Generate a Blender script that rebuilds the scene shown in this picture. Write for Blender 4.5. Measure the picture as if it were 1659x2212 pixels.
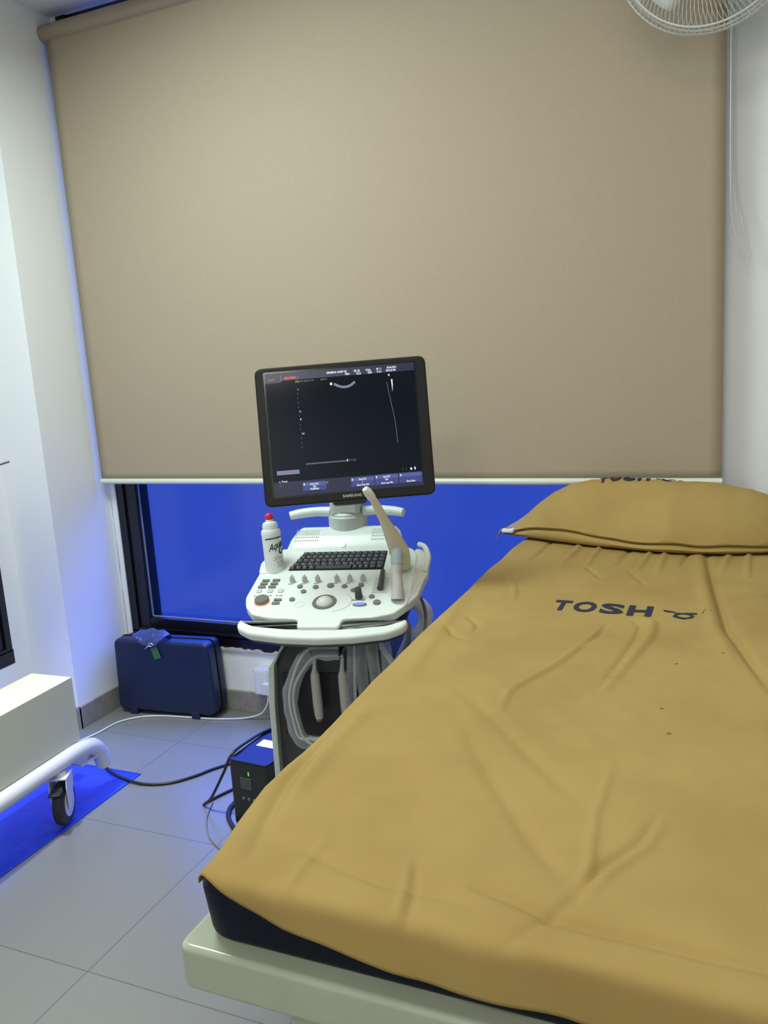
import bpy, bmesh, math, random
import numpy as np
from mathutils import Vector, Matrix
from mathutils import noise as mnoise
random.seed(7)
for o in list(bpy.data.objects): bpy.data.objects.remove(o)
SC = bpy.context.scene
COL = SC.collection

# ------------------------------------------------------------------ camera
cam = bpy.data.cameras.new('camera'); camo = bpy.data.objects.new('camera', cam); COL.objects.link(camo)
cam.sensor_fit = 'VERTICAL'; cam.sensor_height = 24.0; cam.lens = 24.0 * 1795.0 / 2212.0
cam.clip_start = 0.02
camo.matrix_world = Matrix(((0.91874, -0.01517, 0.39457, 0), (0.38979, 0.19455, -0.90012, 0),
                            (-0.06311, 0.98078, 0.18465, 1.55), (0, 0, 0, 1)))
SC.camera = camo

# ------------------------------------------------------------------ exposure, world, lights
SC.view_settings.view_transform = 'Standard'; SC.view_settings.look = 'None'
SC.view_settings.exposure = 0.06; SC.view_settings.gamma = 1.0; SC.view_settings.use_curve_mapping = False
w = bpy.data.worlds.new('world'); SC.world = w; w.use_nodes = True
nt = w.node_tree; nt.nodes.clear()
wo = nt.nodes.new('ShaderNodeOutputWorld'); bg = nt.nodes.new('ShaderNodeBackground')
tc = nt.nodes.new('ShaderNodeTexCoord'); sx = nt.nodes.new('ShaderNodeSeparateXYZ')
cr = nt.nodes.new('ShaderNodeValToRGB'); cr.color_ramp.interpolation = 'LINEAR'
SKY_STOPS = [(0.02, (0.028, 0.070, 0.495)), (0.30, (0.05, 0.12, 1.6)), (0.47, (0.30, 0.62, 5.0)), (0.60, (0.45, 1.3, 8.0)), (0.78, (0.7, 2.4, 15.0)), (0.98, (0.8, 3.0, 18.0))]
BG_S = 1.0      # blue haze low down, blue daylight growing brighter overhead
while len(cr.color_ramp.elements) < len(SKY_STOPS): cr.color_ramp.elements.new(0.5)
for e, (p, c) in zip(cr.color_ramp.elements, SKY_STOPS): e.position = p; e.color = tuple(c) + (1,)
bg.inputs[1].default_value = BG_S
nt.links.new(tc.outputs['Generated'], sx.inputs[0]); nt.links.new(sx.outputs[2], cr.inputs[0])
nt.links.new(cr.outputs[0], bg.inputs[0]); nt.links.new(bg.outputs[0], wo.inputs[0])

def add_light(name, kind, loc, energy, color, rot=(0, 0, 0), size=None, sizey=None, **kw):
    l = bpy.data.lights.new(name, kind); o = bpy.data.objects.new(name, l); COL.objects.link(o)
    o.location = loc; o.rotation_euler = rot; l.energy = energy; l.color = color
    if kind == 'AREA':
        l.size = size
        if sizey: l.shape = 'RECTANGLE'; l.size_y = sizey
    for k, v in kw.items(): setattr(l, k, v)
    return o
LAMP = (0.93, 1.0, 0.90)
add_light('panel_lamp', 'AREA', (-0.40, -1.25, 2.985), 40, (0.98, 0.97, 0.88), size=0.56)
add_light('panel_lamp', 'AREA', (-0.30, 1.50, 2.985), 8, (1.0, 0.94, 0.84), size=0.56)
add_light('panel_lamp', 'AREA', (0.80, 0.60, 2.985), 3.0, (1.0, 0.90, 0.80), size=0.56)
add_light('downlight_lamp', 'AREA', (-1.80, 1.62, 2.93), 42, (0.86, 1.0, 0.97), rot=(math.radians(4), math.radians(-10), 0), size=0.8)
add_light('beam_lamp', 'SPOT', (-2.20, 1.60, 2.97), 250, (0.95, 1.0, 0.90), spot_size=math.radians(52), spot_blend=0.5, shadow_soft_size=0.08)
pt = add_light('window_portal', 'AREA', (-1.405, 3.16, 1.66), 1, (1, 1, 1), rot=(math.radians(-90), 0, 0), size=2.54, sizey=2.65)
pt.data.cycles.is_portal = True
pt2 = add_light('window_portal', 'AREA', (-3.10, 2.12, 0.69), 1, (1, 1, 1), rot=(0, math.radians(-90), 0), size=0.63, sizey=0.85)
pt2.data.cycles.is_portal = True

# ------------------------------------------------------------------ materials
MATS = {}
def mat(name, color=(0.8, 0.8, 0.8), rough=0.5, metal=0.0, spec=0.5, emit=None, es=1.0, trans=0.0, alpha=1.0,
        bump=None, var=None, coat=0.0, sheen=0.0):
    m = bpy.data.materials.new(name); m.use_nodes = True; n = m.node_tree.nodes; L = m.node_tree.links
    b = n['Principled BSDF']
    b.inputs['Base Color'].default_value = tuple(color) + (1,); b.inputs['Roughness'].default_value = rough
    b.inputs['Metallic'].default_value = metal; b.inputs['Specular IOR Level'].default_value = spec
    b.inputs['Coat Weight'].default_value = coat; b.inputs['Sheen Weight'].default_value = sheen
    b.inputs['Transmission Weight'].default_value = trans; b.inputs['Alpha'].default_value = alpha
    if emit: b.inputs['Emission Color'].default_value = tuple(emit) + (1,); b.inputs['Emission Strength'].default_value = es
    if bump or var:
        t = n.new('ShaderNodeTexCoord')
    if bump:
        sc, st, dist = bump
        x = n.new('ShaderNodeTexNoise'); x.inputs['Scale'].default_value = sc; x.inputs['Detail'].default_value = 4
        bp = n.new('ShaderNodeBump'); bp.inputs['Strength'].default_value = st; bp.inputs['Distance'].default_value = dist
        L.new(t.outputs['Object'], x.inputs['Vector']); L.new(x.outputs[0], bp.inputs['Height']); L.new(bp.outputs[0], b.inputs['Normal'])
    if var:
        sc, c2 = var
        x = n.new('ShaderNodeTexNoise'); x.inputs['Scale'].default_value = sc; x.inputs['Detail'].default_value = 3
        r = n.new('ShaderNodeMapRange'); r.inputs[1].default_value = 0.35; r.inputs[2].default_value = 0.65
        mm = n.new('ShaderNodeMix'); mm.data_type = 'RGBA'
        mm.inputs[6].default_value = tuple(color) + (1,); mm.inputs[7].default_value = tuple(c2) + (1,)
        L.new(t.outputs['Object'], x.inputs['Vector']); L.new(x.outputs[0], r.inputs[0]); L.new(r.outputs[0], mm.inputs[0])
        L.new(mm.outputs[2], b.inputs['Base Color'])
    MATS[name] = m
    return m

mat('wall_paint', (0.83, 0.845, 0.84), 0.62, spec=0.3, bump=(60, 0.08, 0.002))
mat('ceiling_paint', (0.78, 0.79, 0.77), 0.7, bump=(50, 0.05, 0.002))
mat('plaster', (0.42, 0.42, 0.40), 0.8, bump=(120, 0.5, 0.004), var=(60, (0.55, 0.55, 0.53)))
mat('skirting', (0.24, 0.225, 0.205), 0.4, var=(30, (0.29, 0.275, 0.25)))
mat('black_frame', (0.004, 0.004, 0.005), 0.28)
mat('seal_grey', (0.22, 0.21, 0.2), 0.6)
mat('blind_fabric', (0.395, 0.320, 0.232), 0.85, spec=0.15, bump=(900, 0.25, 0.001), var=(420, (0.43, 0.35, 0.256)))
mat('blind_case', (0.34, 0.27, 0.20), 0.5)
mat('blind_bar', (0.68, 0.72, 0.62), 0.25)
mat('white_plastic', (0.70, 0.76, 0.72), 0.33)
mat('ivory_plastic', (0.60, 0.62, 0.56), 0.38)
mat('probe_cream', (0.62, 0.56, 0.42), 0.4)
mat('probe_grey', (0.46, 0.44, 0.42), 0.4)
mat('probe_teal', (0.30, 0.38, 0.38), 0.4)
mat('pale_grey_plastic', (0.50, 0.55, 0.52), 0.4)
mat('dark_grey_plastic', (0.045, 0.05, 0.05), 0.42)
mat('mid_grey_plastic', (0.14, 0.14, 0.14), 0.4)
mat('button_grey', (0.17, 0.165, 0.155), 0.45)
mat('soft_grey', (0.50, 0.50, 0.47), 0.5)
mat('key_plastic', (0.040, 0.043, 0.052), 0.35)
mat('key_mark', (0.28, 0.31, 0.36), 0.5)
mat('black_plastic', (0.012, 0.012, 0.013), 0.38)
mat('black_gloss', (0.006, 0.006, 0.007), 0.16)
mat('bezel_black', (0.006, 0.0065, 0.0065), 0.45, spec=0.3)
mat('screen_glass', (0.002, 0.003, 0.005), 0.12, spec=0.22, emit=(0.002, 0.0035, 0.008), es=1.0)
mat('screen_bar', (0.0, 0.0, 0.0), 0.3, emit=(0.014, 0.016, 0.05))
mat('screen_panel', (0.0, 0.0, 0.0), 0.3, emit=(0.045, 0.055, 0.22))
mat('screen_panel_light', (0.0, 0.0, 0.0), 0.3, emit=(0.085, 0.10, 0.33))
mat('screen_white', (0.0, 0.0, 0.0), 0.3, emit=(0.75, 0.82, 0.95))
mat('screen_grey', (0.0, 0.0, 0.0), 0.3, emit=(0.17, 0.18, 0.24))
mat('screen_lilac', (0.0, 0.0, 0.0), 0.3, emit=(0.20, 0.20, 0.38))
mat('screen_yellow', (0.0, 0.0, 0.0), 0.3, emit=(0.75, 0.52, 0.05))
mat('screen_amber', (0.0, 0.0, 0.0), 0.3, emit=(0.42, 0.24, 0.04))
mat('screen_red', (0.0, 0.0, 0.0), 0.3, emit=(0.75, 0.09, 0.04))
mat('letter_silver', (0.40, 0.42, 0.43), 0.3)
mat('lamp_orange', (0.5, 0.1, 0.0), 0.4, emit=(1.0, 0.22, 0.03), es=1.2)
mat('lamp_blue', (0.1, 0.1, 0.4), 0.4, emit=(0.18, 0.20, 0.62), es=1.0)
mat('lamp_white', (0.8, 0.8, 0.8), 0.4, emit=(0.8, 0.85, 0.85), es=0.7)
mat('lamp_green', (0.0, 0.3, 0.0), 0.4, emit=(0.05, 1.0, 0.05), es=1.2)
mat('print_pink', (0.62, 0.42, 0.38), 0.5)
mat('mustard_cloth', (0.36, 0.242, 0.080), 0.85, spec=0.2, bump=(700, 0.22, 0.0008), var=(5, (0.40, 0.28, 0.095)))
mat('print_navy', (0.012, 0.018, 0.045), 0.8)
mat('cloth_stain', (0.22, 0.13, 0.05), 0.85)
mat('navy_vinyl', (0.0035, 0.005, 0.014), 0.45, spec=0.22)
mat('cream_enamel', (0.44, 0.47, 0.37), 0.22, spec=0.6, coat=0.3, bump=(18, 0.12, 0.003), var=(9, (0.40, 0.43, 0.33)))
mat('cream_box', (0.60, 0.62, 0.46), 0.45)
mat('white_tube', (0.62, 0.64, 0.66), 0.3)
mat('rubber_black', (0.015, 0.015, 0.013), 0.6)
mat('mat_blue', (0.009, 0.038, 0.50), 0.42, bump=(6, 0.5, 0.03))
mat('case_navy', (0.006, 0.014, 0.045), 0.40, bump=(500, 0.3, 0.0008))
mat('tag_green', (0.04, 0.16, 0.05), 0.5)
mat('chrome', (0.75, 0.75, 0.77), 0.2, metal=0.9)
mat('paper_white', (0.72, 0.74, 0.76), 0.7)
mat('socket_white', (0.66, 0.67, 0.70), 0.35)
mat('cable_black', (0.008, 0.009, 0.014), 0.45)
mat('cable_white', (0.58, 0.60, 0.56), 0.45)
mat('cable_grey', (0.16, 0.16, 0.15), 0.5)
mat('bottle_white', (0.72, 0.75, 0.74), 0.4)
mat('nozzle_red', (0.62, 0.012, 0.035), 0.35)
mat('print_black', (0.01, 0.02, 0.025), 0.5)
mat('print_grey', (0.36, 0.40, 0.40), 0.5)
mat('fan_white', (0.62, 0.63, 0.60), 0.4)

def sheet(name, color, a, rough=0.15):
    m = bpy.data.materials.new(name); m.use_nodes = True; n = m.node_tree.nodes; L = m.node_tree.links; n.clear()
    o = n.new('ShaderNodeOutputMaterial'); t = n.new('ShaderNodeBsdfTransparent'); p = n.new('ShaderNodeBsdfPrincipled')
    p.inputs['Base Color'].default_value = tuple(color) + (1,); p.inputs['Roughness'].default_value = rough
    f = n.new('ShaderNodeLayerWeight'); f.inputs[0].default_value = 0.35
    r = n.new('ShaderNodeMapRange'); r.inputs[3].default_value = a; r.inputs[4].default_value = min(1, a + 0.45)
    x = n.new('ShaderNodeMixShader')
    L.new(f.outputs['Facing'], r.inputs[0]); L.new(r.outputs[0], x.inputs[0]); L.new(t.outputs[0], x.inputs[1]); L.new(p.outputs[0], x.inputs[2])
    L.new(x.outputs[0], o.inputs[0]); MATS[name] = m
sheet('clear_plastic', (0.62, 0.67, 0.74), 0.25)
sheet('smoky_plastic', (0.10, 0.13, 0.32), 0.45)

def glass():
    m = bpy.data.materials.new('window_glass'); m.use_nodes = True; n = m.node_tree.nodes; L = m.node_tree.links; n.clear()
    o = n.new('ShaderNodeOutputMaterial'); t = n.new('ShaderNodeBsdfTransparent'); g = n.new('ShaderNodeBsdfGlossy')
    t.inputs[0].default_value = (0.97, 0.97, 1, 1); g.inputs['Roughness'].default_value = 0.15; g.inputs[0].default_value = (0.8, 0.8, 0.8, 1)
    f = n.new('ShaderNodeLayerWeight'); f.inputs[0].default_value = 0.5; x = n.new('ShaderNodeMixShader')
    pw = n.new('ShaderNodeMath'); pw.operation = 'POWER'; pw.inputs[1].default_value = 5.0
    ma = n.new('ShaderNodeMath'); ma.operation = 'MULTIPLY_ADD'; ma.inputs[1].default_value = 0.75; ma.inputs[2].default_value = 0.02
    L.new(f.outputs['Facing'], pw.inputs[0]); L.new(pw.outputs[0], ma.inputs[0]); L.new(ma.outputs[0], x.inputs[0]); L.new(t.outputs[0], x.inputs[1]); L.new(g.outputs[0], x.inputs[2]); L.new(x.outputs[0], o.inputs[0])
    MATS['window_glass'] = m
glass()

def floor_material():
    m = bpy.data.materials.new('floor_tiles'); m.use_nodes = True; n = m.node_tree.nodes; L = m.node_tree.links
    b = n['Principled BSDF']
    t = n.new('ShaderNodeTexCoord'); mp = n.new('ShaderNodeMapping'); mp.inputs['Location'].default_value = (1.571 + 6.0, -1.438 + 6.0, 0)
    br = n.new('ShaderNodeTexBrick'); br.offset = 0.0; br.squash = 1.0
    br.inputs['Scale'].default_value = 1.0; br.inputs['Brick Width'].default_value = 0.6; br.inputs['Row Height'].default_value = 0.6
    br.inputs['Mortar Size'].default_value = 0.0022; br.inputs['Mortar Smooth'].default_value = 0.1
    br.inputs['Color1'].default_value = (0.170, 0.173, 0.166, 1); br.inputs['Color2'].default_value = (0.177, 0.179, 0.171, 1)
    br.inputs['Mortar'].default_value = (0.105, 0.11, 0.115, 1)
    no = n.new('ShaderNodeTexNoise'); no.inputs['Scale'].default_value = 220; no.inputs['Detail'].default_value = 2
    mm = n.new('ShaderNodeMix'); mm.data_type = 'RGBA'; mm.blend_type = 'MULTIPLY'; mm.inputs[0].default_value = 0.25
    cr = n.new('ShaderNodeMapRange'); cr.inputs[3].default_value = 0.75; cr.inputs[4].default_value = 1.15
    L.new(t.outputs['Object'], mp.inputs[0]); L.new(mp.outputs[0], br.inputs['Vector']); L.new(t.outputs['Object'], no.inputs['Vector'])
    L.new(no.outputs[0], cr.inputs[0]); L.new(br.outputs[0], mm.inputs[6]); L.new(cr.outputs[0], mm.inputs[7]); L.new(mm.outputs[2], b.inputs['Base Color'])
    b.inputs['Roughness'].default_value = 0.30; b.inputs['Specular IOR Level'].default_value = 0.5
    MATS['floor_tiles'] = m
floor_material()

# ------------------------------------------------------------------ mesh helpers
class MB:
    """collects geometry; build() links it as one mesh object"""
    def __init__(s): s.v = []; s.f = []; s.mi = []; s.mats = []
    def _m(s, m):
        if m not in s.mats: s.mats.append(m)
        return s.mats.index(m)
    def add(s, vf, m=None, M=None, fn=None):
        v, f = vf; b = len(s.v)
        for p in v:
            q = Vector(p)
            if M is not None: q = M @ q
            if fn is not None: q = Vector(fn(q))
            s.v.append(tuple(q))
        k = s._m(m) if m else 0
        for q in f: s.f.append(tuple(i + b for i in q)); s.mi.append(k)
        return s
    def build(s, name, m=None, parent=None, smooth=35, center=True, **props):
        me = bpy.data.meshes.new(name)
        v = np.array(s.v); c = np.zeros(3)
        if center: c = (v.min(0) + v.max(0)) / 2
        me.from_pydata([tuple(p) for p in (v - c)], [], s.f)
        if s.mats and m is None:
            for x in s.mats: me.materials.append(MATS[x])
            me.polygons.foreach_set('material_index', s.mi)
        else: me.materials.append(MATS[m])
        me.validate(); me.update()
        if smooth:
            me.polygons.foreach_set('use_smooth', [True] * len(me.polygons))
            try: me.set_sharp_from_angle(angle=math.radians(smooth))
            except Exception: pass
        o = bpy.data.objects.new(name, me); COL.objects.link(o); o.location = c
        if smooth and smooth <= 60:
            wn = o.modifiers.new('even_normals', 'WEIGHTED_NORMAL'); wn.keep_sharp = True
        if parent: o.parent = parent
        for k, x in props.items(): o[k] = x
        return o
def tag(o, label=None, cat=None, group=None, kind=None):
    if label: o['label'] = label
    if cat: o['category'] = cat
    if group: o['group'] = group
    if kind: o['kind'] = kind
    return o
def thing(name, label, cat, loc=(0, 0, 0), rotz=0, group=None):
    o = bpy.data.objects.new(name, None); COL.objects.link(o); o.location = loc; o.rotation_euler = (0, 0, rotz)
    o.empty_display_size = 0.1
    return tag(o, label, cat, group)
def from_bm(bm):
    bm.verts.index_update()
    v = [tuple(p.co) for p in bm.verts]; f = [tuple(p.index for p in q.verts) for q in bm.faces]; bm.free(); return v, f
def box(x0, x1, y0, y1, z0, z1, bev=0.0, seg=2):
    bm = bmesh.new(); bmesh.ops.create_cube(bm, size=1)
    for p in bm.verts: p.co = Vector(((x0 + x1) / 2 + p.co.x * (x1 - x0), (y0 + y1) / 2 + p.co.y * (y1 - y0), (z0 + z1) / 2 + p.co.z * (z1 - z0)))
    if bev: bmesh.ops.bevel(bm, geom=list(bm.edges), offset=bev, segments=seg, profile=0.5, affect='EDGES')
    return from_bm(bm)
def prism(poly, z0, z1, bev=0.0, seg=2, bevbottom=True):
    bm = bmesh.new(); vs = [bm.verts.new((p[0], p[1], z0)) for p in poly]; f = bm.faces.new(vs)
    if f.normal.z > 0 or True:
        bm.normal_update()
    r = bmesh.ops.extrude_face_region(bm, geom=[f]); up = [e for e in r['geom'] if isinstance(e, bmesh.types.BMVert)]
    for p in up: p.co.z = z1
    bmesh.ops.recalc_face_normals(bm, faces=bm.faces)
    if bev:
        es = [e for e in bm.edges if abs(e.verts[0].co.z - e.verts[1].co.z) < 1e-7 and (bevbottom or abs(e.verts[0].co.z - z1) < 1e-7)]
        bmesh.ops.bevel(bm, geom=es, offset=bev, segments=seg, profile=0.5, affect='EDGES')
    return from_bm(bm)
def rpoly(pts, r, n=5):
    """round the corners of a polygon"""
    out = []; N = len(pts)
    for i in range(N):
        p = Vector(pts[i][:2]); a = Vector(pts[i - 1][:2]); b = Vector(pts[(i + 1) % N][:2])
        rr = pts[i][2] if len(pts[i]) > 2 else r
        da = (a - p); db = (b - p); k = min(rr, da.length * 0.49, db.length * 0.49)
        if k < 1e-5: out.append(tuple(p)); continue
        A = p + da.normalized() * k; B = p + db.normalized() * k
        for j in range(n + 1):
            t = j / n; out.append(tuple(A * (1 - t) ** 2 + p * 2 * t * (1 - t) + B * t * t))
    return out
def rrect(x0, x1, y0, y1, r, n=5): return rpoly([(x0, y0), (x1, y0), (x1, y1), (x0, y1)], r, n)
def lathe(prof, seg=32, axis='Z'):
    v = []; f = []
    for (r, z) in prof:
        for k in range(seg):
            a = 2 * math.pi * k / seg; v.append((r * math.cos(a), r * math.sin(a), z))
    for i in range(len(prof) - 1):
        for k in range(seg):
            k2 = (k + 1) % seg; f.append((i * seg + k, i * seg + k2, (i + 1) * seg + k2, (i + 1) * seg + k))
    f.append(tuple(range(seg))[::-1]); f.append(tuple((len(prof) - 1) * seg + k for k in range(seg)))
    return v, f
def catmull(pts, n=8, closed=False):
    P = [Vector(p) for p in pts]; out = []; N = len(P)
    rng = range(N if closed else N - 1)
    for i in rng:
        if closed: a, b, c, d = P[(i - 1) % N], P[i], P[(i + 1) % N], P[(i + 2) % N]
        else: a, b, c, d = P[max(i - 1, 0)], P[i], P[i + 1], P[min(i + 2, N - 1)]
        for j in range(n):
            t = j / n
            out.append(0.5 * ((2 * b) + (c - a) * t + (2 * a - 5 * b + 4 * c - d) * t * t + (3 * b - a - 3 * c + d) * t ** 3))
    if not closed: out.append(P[-1])
    return out
def tube(pts, r, seg=12, n=8, closed=False, smooth=True, flat=1.0, cap=True):
    """swept round tube; r number or list of per-point radii"""
    P = catmull(pts, n, closed) if smooth else [Vector(p) for p in pts]
    if isinstance(r, (list, tuple)):
        R = []
        for i in range(len(P)):
            t = i / (len(P) - 1) * (len(r) - 1); k = min(int(t), len(r) - 2); R.append(r[k] * (1 - (t - k)) + r[k + 1] * (t - k))
    else: R = [r] * len(P)
    v = []; f = []; N = len(P); nrm = None
    for i, p in enumerate(P):
        if closed: T = (P[(i + 1) % N] - P[i - 1]).normalized()
        else: T = (P[min(i + 1, N - 1)] - P[max(i - 1, 0)]).normalized()
        if nrm is None:
            ref = Vector((0, 0, 1)) if abs(T.z) < 0.9 else Vector((1, 0, 0)); nrm = T.cross(ref).normalized()
        else: nrm = (nrm - T * nrm.dot(T)).normalized()
        bn = T.cross(nrm)
        for k in range(seg):
            a = 2 * math.pi * k / seg; v.append(tuple(p + nrm * math.cos(a) * R[i] + bn * math.sin(a) * R[i] * flat))
    M = N if closed else N - 1
    for i in range(M):
        for k in range(seg):
            k2 = (k + 1) % seg; j = (i + 1) % N; f.append((i * seg + k, i * seg + k2, j * seg + k2, j * seg + k))
    if not closed and cap: f.append(tuple(range(seg))[::-1]); f.append(tuple((N - 1) * seg + k for k in range(seg)))
    return v, f
def grid(nu, nv, fn):
    v = [fn(i / (nu - 1), j / (nv - 1)) for i in range(nu) for j in range(nv)]
    f = [(i * nv + j, (i + 1) * nv + j, (i + 1) * nv + j + 1, i * nv + j + 1) for i in range(nu - 1) for j in range(nv - 1)]
    return v, f
def flip(vf): return vf[0], [q[::-1] for q in vf[1]]
def text_mesh(s, size, bold=0.0, shear=0.0, width=1.0, cut=None, thick=0.0004):
    """flat letters as a thin solid; origin at the left end of the baseline"""
    c = bpy.data.curves.new('t', 'FONT'); c.body = s; c.size = size; c.offset = bold; c.shear = shear; c.extrude = thick / 2
    c.resolution_u = 3
    o = bpy.data.objects.new('t', c); COL.objects.link(o)
    dg = bpy.context.evaluated_depsgraph_get(); dg.update(); e = o.evaluated_get(dg); me = e.to_mesh()
    bm = bmesh.new(); bm.from_mesh(me); e.to_mesh_clear()
    bpy.data.objects.remove(o); bpy.data.curves.remove(c)
    for p in bm.verts: p.co.x *= width
    if cut:
        for _ in range(4):
            es = [e for e in bm.edges if e.calc_length() > cut]
            if not es: break
            bmesh.ops.subdivide_edges(bm, edges=es, cuts=1, use_grid_fill=False)
            bmesh.ops.triangulate(bm, faces=bm.faces)
    vf = from_bm(bm)
    xs = [p[0] for p in vf[0]]; x0 = min(xs)
    return [(p[0] - x0, p[1], p[2]) for p in vf[0]], vf[1]
def bez(pts, x):
    """piecewise-linear table smoothed with cosine"""
    if x <= pts[0][0]: return pts[0][1]
    for (a, b), (c, d) in zip(pts, pts[1:]):
        if x <= c:
            t = (x - a) / (c - a); return b + (d - b) * t
    return pts[-1][1]
def nz(x, y, s, o=0.0): return mnoise.noise(Vector((x * s + o, y * s - o, o * 1.7)))
def RX(a): return Matrix.Rotation(a, 4, 'X')
def RY(a): return Matrix.Rotation(a, 4, 'Y')
def RZ(a): return Matrix.Rotation(a, 4, 'Z')
def TR(x, y, z): return Matrix.Translation((x, y, z))

# ================================================================== ROOM
XR, YF, CZ = 1.6, -2.2, 3.03       # right wall, wall behind the camera, ceiling height
WX0, WX1, WZ0, WZ1 = -2.672, -0.135, 0.335, 3.029   # window opening
b = MB(); b.add(box(-3.25, XR + .15, YF - .15, 3.2, -0.12, 0.0)); b.build('floor', 'floor_tiles', smooth=0, center=False, kind='structure')
b = MB(); b.add(box(-3.25, XR + .15, YF - .15, 3.2, CZ, CZ + .12)); b.build('ceiling', 'ceiling_paint', smooth=0, kind='structure')
b = MB()
b.add(box(-2.70, WX0, 3.0, 3.2, 0, CZ)); b.add(box(WX1, XR + .15, 3.0, 3.2, 0, CZ))
b.add(box(WX0, WX1, 3.0, 3.2, 0, WZ0)); b.add(box(WX0, WX1, 3.0, 3.2, WZ1, CZ))
b.build('wall_back', 'wall_paint', smooth=0, kind='structure')
# left wall with its pier at the corner, window opening in the deeper part
LW0, LW1, LZ0, LZ1 = 1.7, 2.55, 0.37, 1.0
b = MB()
b.add(box(-3.15, -2.70, 2.635, 3.2, 0, CZ))
b.add(box(-3.15, -2.95, LW1, 2.635, 0, CZ)); b.add(box(-3.15, -2.95, YF - .15, LW0, 0, CZ))
b.add(box(-3.15, -2.95, LW0, LW1, 0, LZ0)); b.add(box(-3.15, -2.95, LW0, LW1, LZ1, CZ))
b.build('wall_left', 'wall_paint', smooth=0, kind='structure')
b = MB(); b.add(box(XR, XR + .15, YF - .15, 3.0, 0, CZ)); b.build('wall_right', 'wall_paint', smooth=0, kind='structure')
b = MB(); b.add(box(-2.95, XR, YF - .15, YF, 0, CZ)); b.build('wall_front', 'wall_paint', smooth=0, kind='structure')
# skirtings
b = MB(); b.add(box(-2.70, XR, 2.985, 2.999, 0, 0.095, .002)); b.build('baseboard_back', 'skirting', kind='structure')
b = MB(); b.add(box(-2.699, -2.685, 2.622, 2.985, 0, 0.10, .002)); b.add(box(-2.945, -2.685, 2.62, 2.634, 0, 0.10, .002))
b.add(box(-2.949, -2.935, YF, 2.62, 0, 0.10, .002)); b.build('baseboard_left', 'skirting', kind='structure')
# rough plaster edges round the window
def ragged(x0, x1, n, z, amp, seed):
    random.seed(seed); pts = [(x0, z)]
    for i in range(n + 1):
        pts.append((x0 + (x1 - x0) * i / n, z + random.uniform(.1, 1) * amp))
    pts.append((x1, z)); return pts
b = MB(); v = prism(ragged(-2.695, WX1 + .1, 130, 0.285, 0.016, 3), 0, 0.012)
b.add(v, M=TR(0, 2.999, 0) @ RX(math.radians(90)))
v = prism([(p[1] - .0, p[0]) for p in ragged(0.30, 2.95, 60, -2.690, 0.008, 5)], 0, 0.010)
b.add(v, M=TR(0, 2.999, 0) @ RX(math.radians(90)))
b.build('trim_1', 'plaster', smooth=0, kind='structure')
b = MB(); b.add(box(-2.70, -2.66, 2.990, 3.0, .10, 2.98, .003)); b.build('trim_2', 'wall_paint', kind='structure')

# windows
def window(name, x0, x1, z0, z1, T, fw, mull=None):
    f = MB()
    for (a, c, d, e) in ((x0, x0 + fw, z0, z1), (x1 - fw, x1, z0, z1), (x0 + fw, x1 - fw, z0, z0 + fw * .62), (x0 + fw, x1 - fw, z1 - .008, z1)):
        f.add(box(a, c, 0.0, 0.09, d, e, .004), M=T)
    # outer lip and step of the profile
    f.add(box(x0 - .004, x1 + .004, -0.012, 0.0, z0 - .055, z0 + .012, .003), M=T)
    for (a, c, d, e) in ((x0, x0 + fw * .45, z0, z1), (x1 - fw * .45, x1, z0, z1), (x0 + fw * .45, x1 - fw * .45, z0, z0 + .022)):
        f.add(box(a, c, -0.012, 0.001, d, e, .003), M=T)
    root = f.build(name, 'black_frame', kind='structure')
    s = MB()
    ix0, ix1, iz0, iz1 = x0 + fw, x1 - fw, z0 + fw * .62, z1 - .008
    for (a, c, d, e) in ((ix0, ix0 + .004, iz0, iz1), (ix1 - .004, ix1, iz0, iz1), (ix0, ix1, iz0, iz0 + .004)):
        s.add(box(a, c, .018, .026, d, e), M=T)
    so = s.build('glazing_seal', 'seal_grey', smooth=0); so.parent = root; so.matrix_parent_inverse = root.matrix_world.inverted(); so.location -= Vector(root.location) * 0
    p = MB(); p.add(box(ix0 - .01, ix1 + .01, .05, .056, iz0 - .01, iz1 + .01), M=T)
    po = p.build('window_pane', 'window_glass', smooth=0); po.parent = root
    for ch in (so, po):
        ch.matrix_parent_inverse = Matrix.Identity(4); ch.location = Vector(ch.location) - Vector(root.location)
    return root
window('window_1', WX0, WX1, WZ0, WZ1, TR(0, 3.01, 0), 0.112)
window('window_2', -LW1, -LW0, LZ0, LZ1, TR(-2.96, 0, 0) @ RZ(math.radians(90)) @ Matrix.Scale(-1, 4, (1, 0, 0)) if False else TR(-2.96, 0, 0) @ RZ(math.radians(90)) @ TR(LW0 + LW1, 0, 0), 0.075)

# ================================================================== ROLLER BLIND
bl = thing('roller_blind', 'beige roller blind drawn most of the way down the large window', 'blind', (-1.365, 2.93, 1.06))
def loc(o, root): o.parent = root; o.location = Vector(o.location) - Vector(root.location); return o
b = MB(); b.add(grid(60, 60, lambda s, t: (-2.672 + 2.612 * s, 2.931 + 0.0015 * math.sin(s * 9), 1.078 + 1.86 * t)))
o = b.build('blind_fabric', 'blind_fabric'); md = o.modifiers.new('s', 'SOLIDIFY'); md.thickness = 0.0015; loc(o, bl)
b = MB(); b.add(lathe([(0.030, 0), (0.034, .003), (0.034, 2.697), (0.030, 2.70)], 32), M=TR(-2.705 + .007, 2.945, 2.948) @ RY(math.radians(90)))
loc(b.build('roller_tube', 'blind_case'), bl)
for xa in (-2.699, -.012):
    b = MB(); b.add(box(xa, xa + .006, 2.930, 2.965, 2.928, 2.968, .002)); loc(b.build('end_bracket', 'black_plastic'), bl)
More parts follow.
